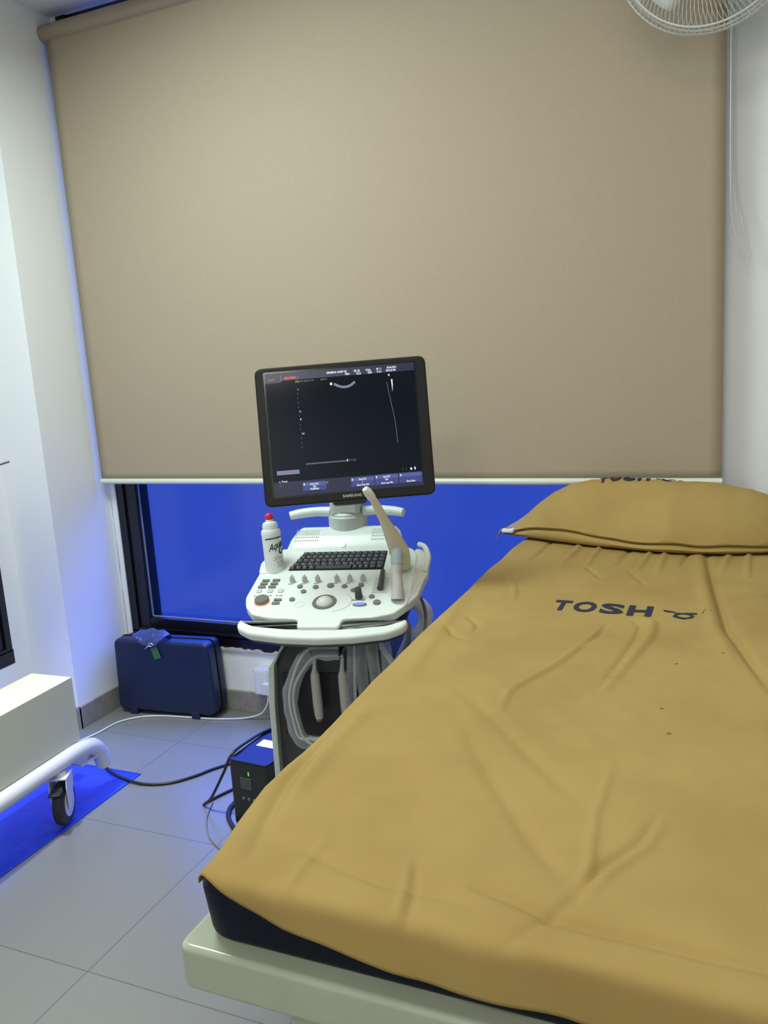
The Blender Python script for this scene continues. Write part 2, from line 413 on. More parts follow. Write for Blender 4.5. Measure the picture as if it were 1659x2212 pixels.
b = MB(); b.add(lathe([(0.009, 0), (0.0125, .003), (0.0125, 2.617), (0.009, 2.62)], 20), M=TR(-2.676, 2.931, 1.070) @ RY(math.radians(90)))
loc(b.build('bottom_bar', 'blind_bar', label='pale green-white round bottom bar'), bl)
b = MB(); b.add(tube([(-0.047, 2.925, 2.93), (-0.048, 2.93, 2.4), (-0.044, 2.94, 1.98), (-0.030, 2.945, 1.86), (0.000, 2.95, 1.785), (0.012, 2.955, 1.80), (-0.008, 2.955, 1.88), (-0.034, 2.96, 2.05), (-0.038, 2.962, 2.4), (-0.037, 2.962, 2.93)], 0.0018, 6))
loc(b.build('pull_cord', 'ivory_plastic', label='thin pale pull cord loop'), bl)

# ================================================================== WALL FAN (top right, guard seen from below)
fan = thing('wall_fan', 'white wall fan with round wire guard above the right end of the blind', 'fan', (-0.10, 2.97, 2.70))
FR = 0.25
def fanM(y): return TR(-0.105, y, 2.635) @ RX(math.radians(90 + 12))
def arc_wires(n, prof, rr, M):
    m = MB()
    for k in range(n):
        a = 2 * math.pi * k / n
        m.add(tube([(p[0] * math.cos(a + p[2]), p[0] * math.sin(a + p[2]), p[1]) for p in prof], rr, 5, 3), M=M)
    return m
g = arc_wires(110, [(.045, .06, 0), (.12, .058, .10), (.20, .045, .2), (.243, .018, .28), (.25, 0, .3)], 0.0011, fanM(2.70))
for r_, z_ in ((.25, 0), (.232, .028), (.14, .056), (.045, .060)): g.add(tube([(r_ * math.cos(a * math.pi / 16), r_ * math.sin(a * math.pi / 16), z_) for a in range(32)], 0.0030, 8, 2, closed=True), M=fanM(2.70))
g.add(lathe([(0.0, .055), (.045, .055), (.042, .068), (0.0, .070)], 24), M=fanM(2.70)); loc(g.build('front_guard', 'fan_white'), fan)
g = arc_wires(90, [(.06, -.075, 0), (.15, -.07, 0), (.235, -.03, 0), (.25, -.006, 0)], 0.0011, fanM(2.70))
for r_, z_ in ((.25, -.008), (.238, -.03), (.15, -.07)): g.add(tube([(r_ * math.cos(a * math.pi / 16), r_ * math.sin(a * math.pi / 16), z_) for a in range(32)], 0.0030, 8, 2, closed=True), M=fanM(2.70))
loc(g.build('rear_guard', 'fan_white'), fan)
for k in range(3):
    g = MB(); a0 = math.pi / 2 + k * 2 * math.pi / 3
    g.add(grid(12, 8, lambda s, t: ((.03 + .175 * s) * math.cos(a0 + (t - .5) * (1.0 + .3 * math.sin(s * 3))), (.03 + .175 * s) * math.sin(a0 + (t - .5) * (1.0 + .3 * math.sin(s * 3))), -.02 + .035 * (t - .5))), M=fanM(2.70))
    o = g.build('blade', 'fan_white'); o.modifiers.new('s', 'SOLIDIFY').thickness = 0.002; loc(o, fan)
g = MB(); g.add(lathe([(0.0, -.19), (.04, -.19), (.055, -.17), (.06, -.08), (.05, -.06), (.03, -.04), (.03, .0), (0, .005)], 28), M=fanM(2.70)); loc(g.build('motor_housing', 'fan_white'), fan)
g = MB(); g.add(box(-.155, -.055, 2.955, 2.999, 2.60, 2.78, .008)); g.add(box(-.13, -.08, 2.86, 2.96, 2.64, 2.70, .008)); loc(g.build('wall_bracket', 'fan_white'), fan)

# ================================================================== EXAMINATION BED
BX0, BX1, BY0, BY1 = -0.709, 0.245, 0.805, 2.90
bed = thing('examination_bed', 'cream enamelled metal examination bed frame under the mustard cover', 'bed', ((BX0 + BX1) / 2, (BY0 + BY1) / 2, 0))
b = MB()
outer = rrect(BX0, BX1, BY0, BY1, .022, 6)
b.add(prism(outer, 0.702, 0.770, 0.009, 4))
loc(b.build('bed_frame', 'cream_enamel', smooth=50), bed)
for sx_ in (BX0 + .165, BX1 - .165):
    for sy_ in (BY0 + .075, BY1 - .10):
        b = MB(); b.add(box(sx_ - .024, sx_ + .024, sy_ - .024, sy_ + .024, 0.02, 0.703, .004)); b.add(box(sx_ - .027, sx_ + .027, sy_ - .027, sy_ + .027, 0.0, 0.03, .004), 'cream_enamel')
        loc(b.build('bed_leg', 'cream_enamel'), bed)
for sy_ in (BY0 + .075, BY1 - .10):
    b = MB(); b.add(box(BX0 + .165, BX1 - .165, sy_ - .015, sy_ + .015, .18, .21, .003)); loc(b.build('cross_rail', 'cream_enamel'), bed)

b = MB()
MX0, MX1, MY0, MY1 = -0.683, 0.205, 0.826, 2.885
bm_p = rrect(MX0, MX1, MY0, MY1, .045, 8)
b.add(prism(bm_p, 0.7705, 0.860, 0.014, 4))
o = b.build('mattress', 'navy_vinyl', smooth=60, center=True)
# slight bulge: wider at the top edge than the base
for p in o.data.vertices:
    zz = p.co.z / 0.045; p.co.x *= 1 + 0.010 * zz; p.co.y *= 1 + 0.003 * zz
tag(o, 'thin navy vinyl mattress lying on the cream bed frame', 'mattress')

# --- mustard cover
CZT = 0.882
CRE = [  # polyline, sigma, amplitude (m)
 ([(-.292, 1.95), (-.317, 1.835), (-.356, 1.664), (-.414, 1.499), (-.409, 1.412)], .007, .0042),
 ([(-.292, 1.965), (-.30, 1.88), (-.330, 1.78)], .005, -.0050),
 ([(-.226, 2.025), (-.189, 1.979), (-.185, 1.881), (-.206, 1.756), (-.239, 1.556)], .010, .0050),
 ([(-.239, 2.0), (-.215, 1.96), (-.215, 1.88), (-.225, 1.78), (-.245, 1.58)], .006, -.0035),
 ([(-.098, 2.70), (-.068, 2.367), (-.026, 1.981), (.022, 1.783), (.06, 1.62)], .010, -.0070),
 ([(-.122, 2.70), (-.095, 2.367), (-.055, 1.981), (-.01, 1.75)], .016, .0060),
 ([(-.103, 1.134), (-.115, 1.064), (-.154, .998), (-.173, .951), (-.181, .915), (-.236, .816)], .007, -.0035),
 ([(-.095, 1.11), (-.108, 1.045), (-.145, .983), (-.165, .935)], .007, .003),
 ([(-.184, 1.257), (-.185, 1.102), (-.174, .981), (-.18, .92)], .006, .0028),
 ([(-.522, 1.495), (-.406, 1.372), (-.311, 1.253), (-.215, 1.139)], .015, -.0030),
 ([(-.463, 1.356), (-.36, 1.175), (-.257, 1.02), (-.183, .929)], .015, -.0032),
 ([(-.69, 1.40), (-.680, 1.233), (-.670, 1.077), (-.645, .97), (-.615, .87)], .014, -.0055),
 ([(-.655, 1.36), (-.655, 1.20), (-.645, 1.07), (-.62, .96)], .018, .0045),
 ([(-.411, 1.879), (-.47, 1.80), (-.55, 1.734)], .006, -.0022),
 ([(-.64, 1.95), (-.60, 1.90), (-.585, 1.84)], .006, -.004), ([(-.66, 1.85), (-.63, 1.80), (-.59, 1.78)], .006, -.004),
 ([(-.62, 2.3), (-.58, 2.2), (-.56, 2.1)], .007, .003), ([(-.45, 2.5), (-.40, 2.42), (-.36, 2.34)], .007, -.003),
 ([(-.30, 2.45), (-.26, 2.36), (-.24, 2.30)], .006, -.003),
 ([(-.534, .934), (-.531, .846), (-.526, .79)], .006, .0018), ([(-.40, .92), (-.385, .86), (-.37, .79)], .005, .0025), ([(-.387, .92), (-.37, .86), (-.355, .79)], .005, -.0018),
 ([(-.70, 2.1), (-.66, 1.7), (-.64, 1.5)], .02, .004), ([(-.30, .90), (-.20, .875), (-.05, .865), (.1, .86)], .010, -.0050), ([(-.55, .90), (-.42, .872), (-.30, .868)], .012, -.004),
]
for k, xx in enumerate((-.60, -.50, -.42, -.33, -.27, -.21, -.15, -.04, .03, .10)):   # gathers spreading from under the pillow
    CRE.append(([(xx, 2.86), (xx + .008 * math.sin(k * 2.1), 2.66), (xx - .01, 2.52 - .05 * (k % 3))], .007 + .002 * (k % 2), .0045 * (1 if k % 3 else -.8)))
def creases(x, y):
    h = np.zeros_like(x)
    for pl, sg, am in CRE:
        best = np.full_like(x, 9.0); fade = np.zeros_like(x)
        n = len(pl) - 1
        for i in range(n):
            ax, ay = pl[i]; bx, by = pl[i + 1]; dx, dy = bx - ax, by - ay; L2 = dx * dx + dy * dy
            t = np.clip(((x - ax) * dx + (y - ay) * dy) / L2, 0, 1)
            d = np.hypot(x - ax - t * dx, y - ay - t * dy); u = (i + t) / n
            m = d < best; best = np.where(m, d, best); fade = np.where(m, u, fade)
        h += am * (2.0 if sg <= .0101 else 1.7) * np.exp(-(best / sg) ** 2) * np.sin(np.pi * np.clip(fade * .92 + .04, 0, 1)) ** .5
    return h
XLT = [(.78, -.668), (.88, -.676), (.95, -.690), (1.05, -.708), (1.25, -.704), (1.5, -.712), (1.8, -.722), (2.1, -.716), (2.4, -.722), (2.7, -.716), (2.9, -.70)]
HEM = [(-.72, -.020), (-.66, -.015), (-.583, .014), (-.53, .031), (-.457, .041), (-.378, .053), (-.29, .056), (-.1, .060), (.1, .066), (.3, .07)]
rr_ = 0.020
def cover():
    nx, ny = 210, 400
    fw_ = 0.11
    V = np.zeros((nx, ny, 3)); S = np.linspace(0, 1, nx); Tt = np.linspace(0, 1, ny)
    for i in range(nx):
        for j in range(ny):
            yy = 0.80 + 2.07 * Tt[j]
            lh = min(.10, .012 + max(0, yy - .80) * .18)
            xs = bez(XLT, yy) - lh + (0.225 + .09 - bez(XLT, yy) + lh) * S[i]
            hm = bez(HEM, xs) + .003 * nz(xs, 0, 14)
            ys = (0.80 - hm) + (2.07 + hm) * Tt[j]
            xe = bez(XLT, ys) + rr_; xr = 0.225 - rr_; ye = 0.806 + rr_
            dl = xe - xs; dr = xs - xr; df = ye - ys
            dx = dl if dl > 0 else (dr if dr > 0 else 0); sx_ = -1 if dl > 0 else 1
            dd = math.hypot(max(dx, 0), max(df, 0))
            cx_ = min(max(xs, xe), xr); cy_ = max(ys, ye); z = CZT
            if dd > 1e-9:
                ux, uy = sx_ * max(dx, 0) / dd, -max(df, 0) / dd
                q = rr_ * math.pi / 2
                if dd < q: hor, dr_ = rr_ * math.sin(dd / rr_), rr_ * (1 - math.cos(dd / rr_))
                else: hor, dr_ = rr_ + .03 * (dd - q), rr_ + (dd - q)
                wob = .006 * nz(xs, ys, 9, 3) * min(1, dd / q)
                V[i, j] = (cx_ + ux * (hor + wob), cy_ + uy * (hor + wob), z - dr_)
            else: V[i, j] = (xs, ys, z)
    x = V[..., 0].ravel(); y = V[..., 1].ravel()
    h = creases(x, y)
    for k in range(len(x)):
        h[k] += .0035 * nz(x[k], y[k], 3.2, 1) + .0024 * nz(x[k], y[k], 9, 4) + .0012 * nz(x[k] + y[k] * .4, y[k] * .5, 26, 2)
    V[..., 2] += h.reshape(nx, ny) * np.clip((V[..., 2] - (CZT - .05)) / .05, .1, 1)
    f = [(i * ny + j, (i + 1) * ny + j, (i + 1) * ny + j + 1, i * ny + j + 1) for i in range(nx - 1) for j in range(ny - 1)]
    return V, ([tuple(p) for p in V.reshape(-1, 3)], f)
CV, vf = cover()
def cover_z(x, y):
    a = np.array([x]); c = np.array([y])
    return CZT + float(creases(a, c)[0]) + .0035 * nz(x, y, 3.2, 1) + .0024 * nz(x, y, 9, 4) + .0012 * nz(x + y * .4, y * .5, 26, 2)
b = MB(); b.add(vf)
cov = b.build('bed_cover', 'mustard_cloth', smooth=180); md = cov.modifiers.new('s', 'SOLIDIFY'); md.thickness = .0018; md.offset = 1
tag(cov, 'creased mustard yellow cotton cover spread over the examination bed', 'bed cover')
cvo = Vector(cov.location)
def disc(cx, cy, rx, ry, rot=0, n=16, hole=0.0):
    if not hole:
        v = [(cx + rx * math.cos(a) * math.cos(rot) - ry * math.sin(a) * math.sin(rot), cy + rx * math.cos(a) * math.sin(rot) + ry * math.sin(a) * math.cos(rot), 0) for a in [2 * math.pi * k / n for k in range(n)]]
        return v, [tuple(range(n))]
    v = []; f = []
    for k in range(n):
        a = 2 * math.pi * k / n
        for q in (1, hole): v.append((cx + q * (rx * math.cos(a) * math.cos(rot) - ry * math.sin(a) * math.sin(rot)), cy + q * (rx * math.cos(a) * math.sin(rot) + ry * math.sin(a) * math.cos(rot)), 0))
    for k in range(n): j = (k + 1) % n; f.append((2 * k, 2 * j, 2 * j + 1, 2 * k + 1))
    return v, f
def poly(pts): return [(p[0], p[1], 0) for p in pts], [tuple(range(len(pts)))]
def tosh_print(zfn, x0, y0, cap, wid, skew, parent, org):
    """TOSH lettering and the running-figure mark, laid on the cloth surface"""
    m = MB()
    def put(vf, dx=0, dy=0):
        m.add(vf, fn=lambda q: (x0 + q.x + dx, y0 + q.y + dy + skew * (q.x + dx), zfn(x0 + q.x + dx, y0 + q.y + dy + skew * (q.x + dx)) + .0030 + q.z))
    x = 0
    for ch, w_ in (('T', .85), ('O', 1.15), ('S', 1.15), ('H', 1.15)):
        t = text_mesh(ch, cap * 1.40, bold=cap * .055, cut=.012)
        tw = max(p[0] for p in t[0]); s = wid * w_ / tw * .92
        put(([(p[0] * s + x, p[1], p[2]) for p in t[0]], t[1])); x += wid * w_ + .004
    x += wid * .26
    c = cap * 1.22
    put(poly([(x, c * .62), (x + c * .32, c * .50), (x + c * .34, c * .40), (x + c * .05, c * .46)]))
    put(disc(x + c * .55, c * .20, c * .26, c * .24, .3, 16, .62)); put(disc(x + c * .45, c * .02, c * .20, c * .07, -.5))
    put(poly([(x + c * .58, c * .50), (x + c * .86, c * .54), (x + c * .86, c * .42), (x + c * .6, c * .36)]))
    put(poly([(x + c * .30, c * .42), (x + c * .62, c * .46), (x + c * .60, c * .34), (x + c * .34, c * .30)]))
    put(poly([(x + c * .98, c * .46), (x + c * 1.20, c * .56), (x + c * 1.34, c * .92), (x + c * 1.05, c * .70)]))
    o = m.build('printed_lettering', 'print_navy', smooth=0); o.parent = parent; o.location = Vector(o.location) - org
    return o
tosh_print(cover_z, -.446, 2.048, .076, .056, -.05, cov, cvo)
for (x, y, r) in ((-.118, 1.73, .0035), (-.128, 1.50, .0035), (-.108, 1.40, .0045), (-.235, 1.62, .003), (-.03, 1.80, .003)):
    m = MB(); m.add(disc(0, 0, r, r * .7, .4, 10), fn=lambda q: (x + q.x, y + q.y, cover_z(x + q.x, y + q.y) + .0026))
    o = m.build('stain_speck', 'cloth_stain', smooth=0); o.parent = cov; o.location = Vector(o.location) - cvo

# ================================================================== PILLOW
ZT = [(-.775, .915), (-.74, .935), (-.70, .965), (-.65, 1.010), (-.60, 1.047), (-.54, 1.075), (-.47, 1.092), (-.38, 1.098), (-.2, 1.094), (-.08, 1.086), (.03, 1.064), (.10, 1.035), (.17, .98), (.215, .915)]
YFR = [(-.775, 2.80), (-.66, 2.775), (-.45, 2.70), (-.21, 2.640), (-.05, 2.645), (.08, 2.675), (.215, 2.76)]
ZHM = [(-.775, .908), (-.74, .922), (-.66, .938), (-.57, .945), (-.48, .940), (-.40, .930), (-.30, .922), (-.20, .930), (-.12, .922), (-.03, .926), (.08, .922), (.215, .912)]
def pil_top(x, y):
    yf = bez(YFR, x); yb = 2.915; t = min(max((y - yf) / (yb - yf), 0), 1)
    zh = bez(ZHM, x); zt = max(bez(ZT, x), zh + .004)
    if t < .62: f = math.sin(t / .62 * math.pi / 2) ** .82
    else: f = 1 - .55 * ((t - .62) / .38) ** 2.2
    z = zh + (zt - zh) * f
    z += (.0035 * nz(x, y, 9, 7) + .0022 * nz(x * 1.6, y * .6, 16, 2)) * f
    return z
pil = thing('pillow', 'puffy mustard pillow at the window end of the examination bed', 'pillow', (-.28, 2.78, .885))
def sm(tab, x):   # smoothed table
    return sum(bez(tab, x + d) for d in (-.03, -.015, 0, .015, .03)) / 5
b = MB()
NX = 130
secs = []
for i in range(NX):
    x = -.775 + .99 * i / (NX - 1); yf = sm(YFR, x); zh = sm(ZHM, x) + .003 * nz(x, 0, 12, 9); sec = []
    e = math.sqrt(max(0, 1 - abs((i / (NX - 1)) * 2 - 1) ** 5))      # closes toward both ends
    zb = .8895 + .0 * e; zb = zb + (1 - e) * .02
    # bottom from back to front, lower lip, groove, hem, then over the top
    sec.append((x, 2.90, zb + .03 * e)); sec.append((x, 2.86, zb + .002))
    for k in range(1, 5): sec.append((x, 2.86 + (yf + .02 - 2.86) * k / 4, zb))
    lip = (zh - .008 - zb)
    sec += [(x, yf + .006, zb + lip * .12), (x, yf - .001, zb + lip * .45), (x, yf + .004, zb + lip * .8), (x, yf + .016, zb + lip), (x, yf + .014, zh - .004), (x, yf + .001, zh - .006), (x, yf - .002, zh - .001)]
    for k in range(0, 26):
        t = (k / 25) ** 1.3; y = yf + (2.915 - yf) * t
        sec.append((x, y, max(pil_top(x, y), zh)))
    secs.append(sec)
NS = len(secs[0]); v = [p for s in secs for p in s]; f = []
for i in range(NX - 1):
    for j in range(NS):
        k = (j + 1) % NS; f.append((i * NS + j, i * NS + k, (i + 1) * NS + k, (i + 1) * NS + j))
f.append(tuple(range(NS))); f.append(tuple((NX - 1) * NS + j for j in range(NS))[::-1])
b.add((v, f)); loc(b.build('pillowcase', 'mustard_cloth', smooth=55), pil)
# loose corner of the open end, and the white pillow showing inside it
b = MB(); b.add(tube([(-.742, 2.79, .926), (-.772, 2.792, .921), (-.785, 2.795, .905), (-.797, 2.80, .882)], [.010, .009, .005, .002], 10, 6, flat=.5)); loc(b.build('case_corner', 'mustard_cloth'), pil)
b = MB(); b.add(box(-.770, -.728, 2.766, 2.80, .914, .927, .005)); loc(b.build('inner_pillow', 'paper_white', label='white pillow showing inside the open corner'), pil)
tosh_print(lambda x, y: pil_top(x, y), -.440, 2.802, .060, .036, 0, pil, Vector(pil.location))

# ================================================================== ULTRASOUND MACHINE
YAW = 0.232
us = thing('ultrasound_machine', 'white ultrasound machine on a cart with tilted black monitor, beside the bed', 'ultrasound machine', (-1.071, 1.952, 0), YAW)
UM = TR(-1.071, 1.952, 0) @ RZ(YAW); UMI = UM.inverted()
TT = 0.317; ct, st = math.cos(TT), math.sin(TT)
def CP(q): return (q[0], q[1] * ct - q[2] * st, 0.842 + q[1] * st + q[2] * ct)     # console plane -> cart space
def upart(m, name, mt=None, parent=us, fn=CP, smooth=35, **kw):
    return m.build(name, mt, parent, smooth, **kw)
def cadd(m, vf, mt=None, M=None): m.add(vf, mt, M=M, fn=CP)
def sub(par, o): o.parent = par; o.location = Vector(o.location) - Vector(par.location); return o
# console shell
pan = [(-.249, .110), (-.236, .066), (-.205, .026), (-.150, .009), (-.064, .002), (-.060, -.035), (.060, -.035), (.064, .002), (.150, .009), (.205, .026), (.234, .066), (.243, .110),
       (.238, .20), (.240, .325), (.222, .365), (.196, .382), (-.196, .382), (-.222, .365), (-.243, .325), (-.243, .235)]
m = MB(); cadd(m, prism(rpoly(pan, .012, 4), -.028, 0, .005, 3)); console = upart(m, 'console_panel', 'white_plastic')
m = MB(); cadd(m, prism(rpoly([(p[0] * .97, p[1] * .97 + .008) for p in pan], .014, 4), -.062, -.027, .003)); upart(m, 'console_base', 'black_plastic')
hd = [(-.240, .022), (-.246, .000), (-.236, -.022), (-.195, -.048), (-.10, -.066), (0, -.072), (.10, -.066), (.195, -.048), (.236, -.022), (.246, .000), (.240, .018), (.216, .008), (.19, -.008), (.10, -.021), (.055, -.024), (-.055, -.024), (-.10, -.021), (-.19, -.008), (-.216, .008)]
m = MB(); cadd(m, prism(rpoly(hd, .014, 4), -.040, -.010, .0105, 4)); upart(m, 'front_handle', 'white_plastic', smooth=60)
m = MB(); cadd(m, prism(rpoly([(p[0] * .96, p[1] * .93 + .004) for p in hd], .012, 4), -.052, -.032, .006)); upart(m, 'handle_underside', 'dark_grey_plastic')
# raised rear housing with speaker grilles
def housing(s, t):
    v_ = .362 + .115 * t; wd = .196 - .030 * t
    u_ = (s * 2 - 1) * wd
    w_ = .030 * min(1, t / .45) ** .8 if t < .9 else .030
    e = max(0, (abs(s * 2 - 1) - .86) / .14); w_ -= .020 * e * e + (.02 * max(0, (t - .85) / .15) ** 2)
    return (u_, v_, w_)
m = MB(); v, f = grid(30, 16, housing); n0 = len(v)
cadd(m, (v, f))
sk = [(i * 16, 0) for i in range(30)]
v2, f2 = [], []
ring = [i * 16 for i in range(30)] + [29 * 16 + j for j in range(1, 16)] + [i * 16 + 15 for i in range(28, -1, -1)] + [j for j in range(14, 0, -1)]
for k in ring: v2.append(v[k]); v2.append((v[k][0], v[k][1], -.05))
NR = len(ring)
for k in range(NR): j = (k + 1) % NR; f2.append((2 * k, 2 * k + 1, 2 * j + 1, 2 * j))
cadd(m, (v2, f2)); rear = upart(m, 'rear_housing', 'white_plastic', smooth=50)
for sgn in (-1, 1):
    m = MB()
    for a in range(13):
        for c_ in range(5):
            cu = sgn * (.088 + .0062 * a); cv = .395 + .011 * c_
            w_ = .030 * min(1, ((cv - .362) / .115) / .45) ** .8
            cadd(m, prism(rrect(cu - .0011, cu + .0011, cv - .0038, cv + .0038, .001, 2), w_ - .001, w_ + .0012))
    upart(m, 'speaker_grille', 'pale_grey_plastic')
m = MB(); cadd(m, lathe([(.0, .0), (.0085, 0), (.0085, .012), (.007, .014), (0, .014)], 20), M=TR(-.004, .378, .009)); upart(m, 'power_button', 'lamp_white', label='round glowing white power button')
# keyboard
kq = [(-.154, .250), (.144, .248), (.143, .354), (-.124, .351)]
m = MB(); cadd(m, prism(rpoly(kq, .004, 3), -.002, .0015, 0)); kb = upart(m, 'keyboard', 'black_plastic')
rows = [(.339, 14), (.3185, 14), (.298, 14), (.2775, 13)]
for ri, (vc, n) in enumerate(rows):
    t = (vc - .25) / .101; xl = -.154 + .030 * t + .003; xr = .144 - .003; cw = (xr - xl) / n
    for k in range(n):
        m = MB(); a = xl + cw * k + .0010; c_ = xl + cw * (k + 1) - .0010
        cadd(m, prism(rrect(a, c_, vc - .0087, vc + .0087, .002, 2), .001, .0065, .0012, 2), 'key_plastic')
        cadd(m, box(a + .004, a + .0075, vc + .001, vc + .006, .0064, .0068), 'key_mark')
        if (k + ri) % 3: cadd(m, box(a + .010, a + .012, vc - .005, vc - .001, .0064, .0068), 'key_mark')
        sub(kb, upart(m, 'key'))
bot = [(-.150, -.133), (-.131, -.113), (-.111, -.093), (-.090, -.071), (-.069, .045), (.047, .062), (.064, .080), (.082, .098), (.1, .120), (.122, .1405)]
for a, c_ in bot:
    m = MB(); cadd(m, prism(rrect(a + .0008, c_ - .0008, .2525, .2675, .002, 2), .001, .0065, .0012, 2), 'key_plastic')
    if c_ - a < .05: cadd(m, box(a + .005, a + .009, .258, .264, .0064, .0068), 'key_mark')
    sub(kb, upart(m, 'key'))
# buttons and controls
def button(u_, v_, rx, ry, h=.0045, mt='button_grey', name='button', rnd=True, **kw):
    m = MB()
    if rnd: cadd(m, prism([(u_ + rx * math.cos(a * math.pi / 12), v_ + ry * math.sin(a * math.pi / 12)) for a in range(24)], -.001, h, .0012, 2))
    else: cadd(m, prism(rrect(u_ - rx, u_ + rx, v_ - ry, v_ + ry, min(rx, ry) * .6, 4), -.001, h, .0012, 2))
    return upart(m, name, mt, **kw)
for u_, v_ in ((-.209, .195), (-.177, .196), (-.211, .178), (-.179, .178), (-.213, .161), (-.181, .161), (-.146, .094), (-.148, .077)): button(u_, v_, .0115, .0052, rnd=False)
for u_, v_ in ((-.216, .141), (-.182, .141), (-.149, .141)): button(u_, v_, .0085, .0095, .003, 'pale_grey_plastic', 'square_button', False, label='pale square button')
for u_, v_ in ((-.215, .116), (-.181, .117), (-.148, .117)):
    m = MB(); cadd(m, prism(rrect(u_ - .010, u_ + .010, v_ - .002, v_ + .002, .001, 2), -.001, .0012), 'button_grey'); cadd(m, prism(rrect(u_ - .006, u_ + .006, v_ - .0021, v_ + .0021, .001, 2), -.001, .0014), 'print_pink'); upart(m, 'toggle_mark')
m = MB(); cadd(m, prism([(-.192 + .0235 * math.cos(a * math.pi / 20), .088 + .0235 * math.sin(a * math.pi / 20)) for a in range(40)], -.001, .002, .0008)); upart(m, 'dial_light', 'lamp_orange', label='glowing orange ring')
m = MB(); cadd(m, lathe([(0, 0), (.0212, 0), (.0212, .010), (.019, .0125), (0, .0125)], 36), M=TR(-.192, .088, 0)); upart(m, 'gain_dial', 'mid_grey_plastic', label='large dark round dial ringed in orange')
for u_, v_, r_ in ((-.095, .161, .0085), (-.046, .157, .0085), (-.002, .164, .0105), (.041, .159, .0085), (-.078, .135, .0085), (-.103, .095, .0085), (.090, .164, .0085), (.072, .138, .0085), (.131, .105, .0085), (.150, .076, .011)): button(u_, v_, r_, r_)
for u_ in (-.125, -.086, -.046, .013, .052, .092):
    m = MB(); cadd(m, lathe([(0, 0), (.0085, 0), (.0075, .012), (.0080, .014), (.0068, .018), (0, .018)], 18), M=TR(u_, .190, 0))
    cadd(m, prism(rrect(u_ - .0012, u_ + .0012, .190 - .0085, .190 + .0085, .001, 2), .006, .0215)); upart(m, 'rotary_knob', 'soft_grey')
    m = MB(); cadd(m, prism(rrect(u_ - .011, u_ + .003, .1755, .1785, .001, 2), -.001, .0008)); upart(m, 'knob_mark', 'button_grey')
m = MB(); cadd(m, lathe([(.022, 0), (.022, .002), (.034, .003), (.036, 0)], 40), M=TR(-.004, .082, 0)); upart(m, 'trackball_ring', 'mid_grey_plastic')
m = MB(); R = .028
cadd(m, lathe([(R * math.sin(a * math.pi / 24) if a < 12 else .0001, -.012 + R * math.cos(a * math.pi / 24)) for a in range(10, -1, -1)], 36), M=TR(-.004, .082, 0)); upart(m, 'trackball', 'ivory_plastic', smooth=80)
m = MB()
for k in range(14):
    a = math.radians(-75 + 115 * k / 13); a2 = math.radians(-75 + 115 * (k + .9) / 13)
    cadd(m, ([(.012 + .062 * math.cos(a), .085 + .05 * math.sin(a), .0006), (.012 + .064 * math.cos(a), .085 + .052 * math.sin(a), .0006), (.012 + .064 * math.cos(a2), .085 + .052 * math.sin(a2), .0006), (.012 + .062 * math.cos(a2), .085 + .05 * math.sin(a2), .0006)], [(0, 1, 2, 3)]))
upart(m, 'panel_print', 'soft_grey', smooth=0); m = MB()
for k in range(6):
    a = math.radians(60 * k + 10); a2 = a + .9
    cadd(m, ([(-.074 + .013 * math.cos(a), .072 + .013 * math.sin(a), .0006), (-.074 + .014 * math.cos(a), .072 + .014 * math.sin(a), .0006), (-.074 + .014 * math.cos(a2), .072 + .014 * math.sin(a2), .0006), (-.074 + .013 * math.cos(a2), .072 + .013 * math.sin(a2), .0006)], [(0, 1, 2, 3)]))
upart(m, 'panel_print', 'soft_grey', smooth=0)
m = MB(); cadd(m, lathe([(0, 0), (.0115, 0), (.010, .022), (.0105, .030), (.008, .033), (0, .033)], 24), M=TR(.094, .103, 0)); upart(m, 'tall_knob', 'dark_grey_plastic')
m = MB(); cadd(m, prism(rrect(.074, .114, .088, .092, .002, 3), -.001, .001)); upart(m, 'toggle_mark', 'button_grey')
button(.102, .067, .0205, .0085, .0035, 'mid_grey_plastic', 'freeze_surround'); button(.101, .067, .0165, .0062, .0050, 'lamp_blue', 'freeze_button', label='oval blue lit button')
m = MB(); cadd(m, prism(rpoly([(.127, .124), (.172, .123), (.168, .205), (.128, .205)], .003, 3), -.001, .0012)); upart(m, 'slider_plate', 'pale_grey_plastic')
m = MB(); cadd(m, tube([(.152, .134, .010), (.150, .18, .012), (.147, .226, .010)], [.0095, .0078, .0070], 14, 6, flat=.9)); upart(m, 'slider_lever', 'dark_grey_plastic')
# probe holder bracket on the right and gel cup on the left
m = MB(); cadd(m, prism(rpoly([(.236, .075), (.262, .12), (.272, .20), (.280, .235), (.276, .335), (.255, .372), (.225, .372), (.225, .075)], .012, 4), -.034, -.004, .006, 3)); upart(m, 'probe_holder', 'ivory_plastic')
m = MB(); cadd(m, tube([(.270, .235, -.004), (.276, .30, .004), (.262, .350, .012), (.24, .37, .012)], .008, 10, 6)); upart(m, 'holder_rim', 'ivory_plastic')
m = MB(); cadd(m, prism(rpoly([(-.243, .235), (-.252, .29), (-.240, .335), (-.215, .350), (-.215, .235)], .01, 4), -.03, .004, .004, 3)); upart(m, 'bottle_cup', 'white_plastic')

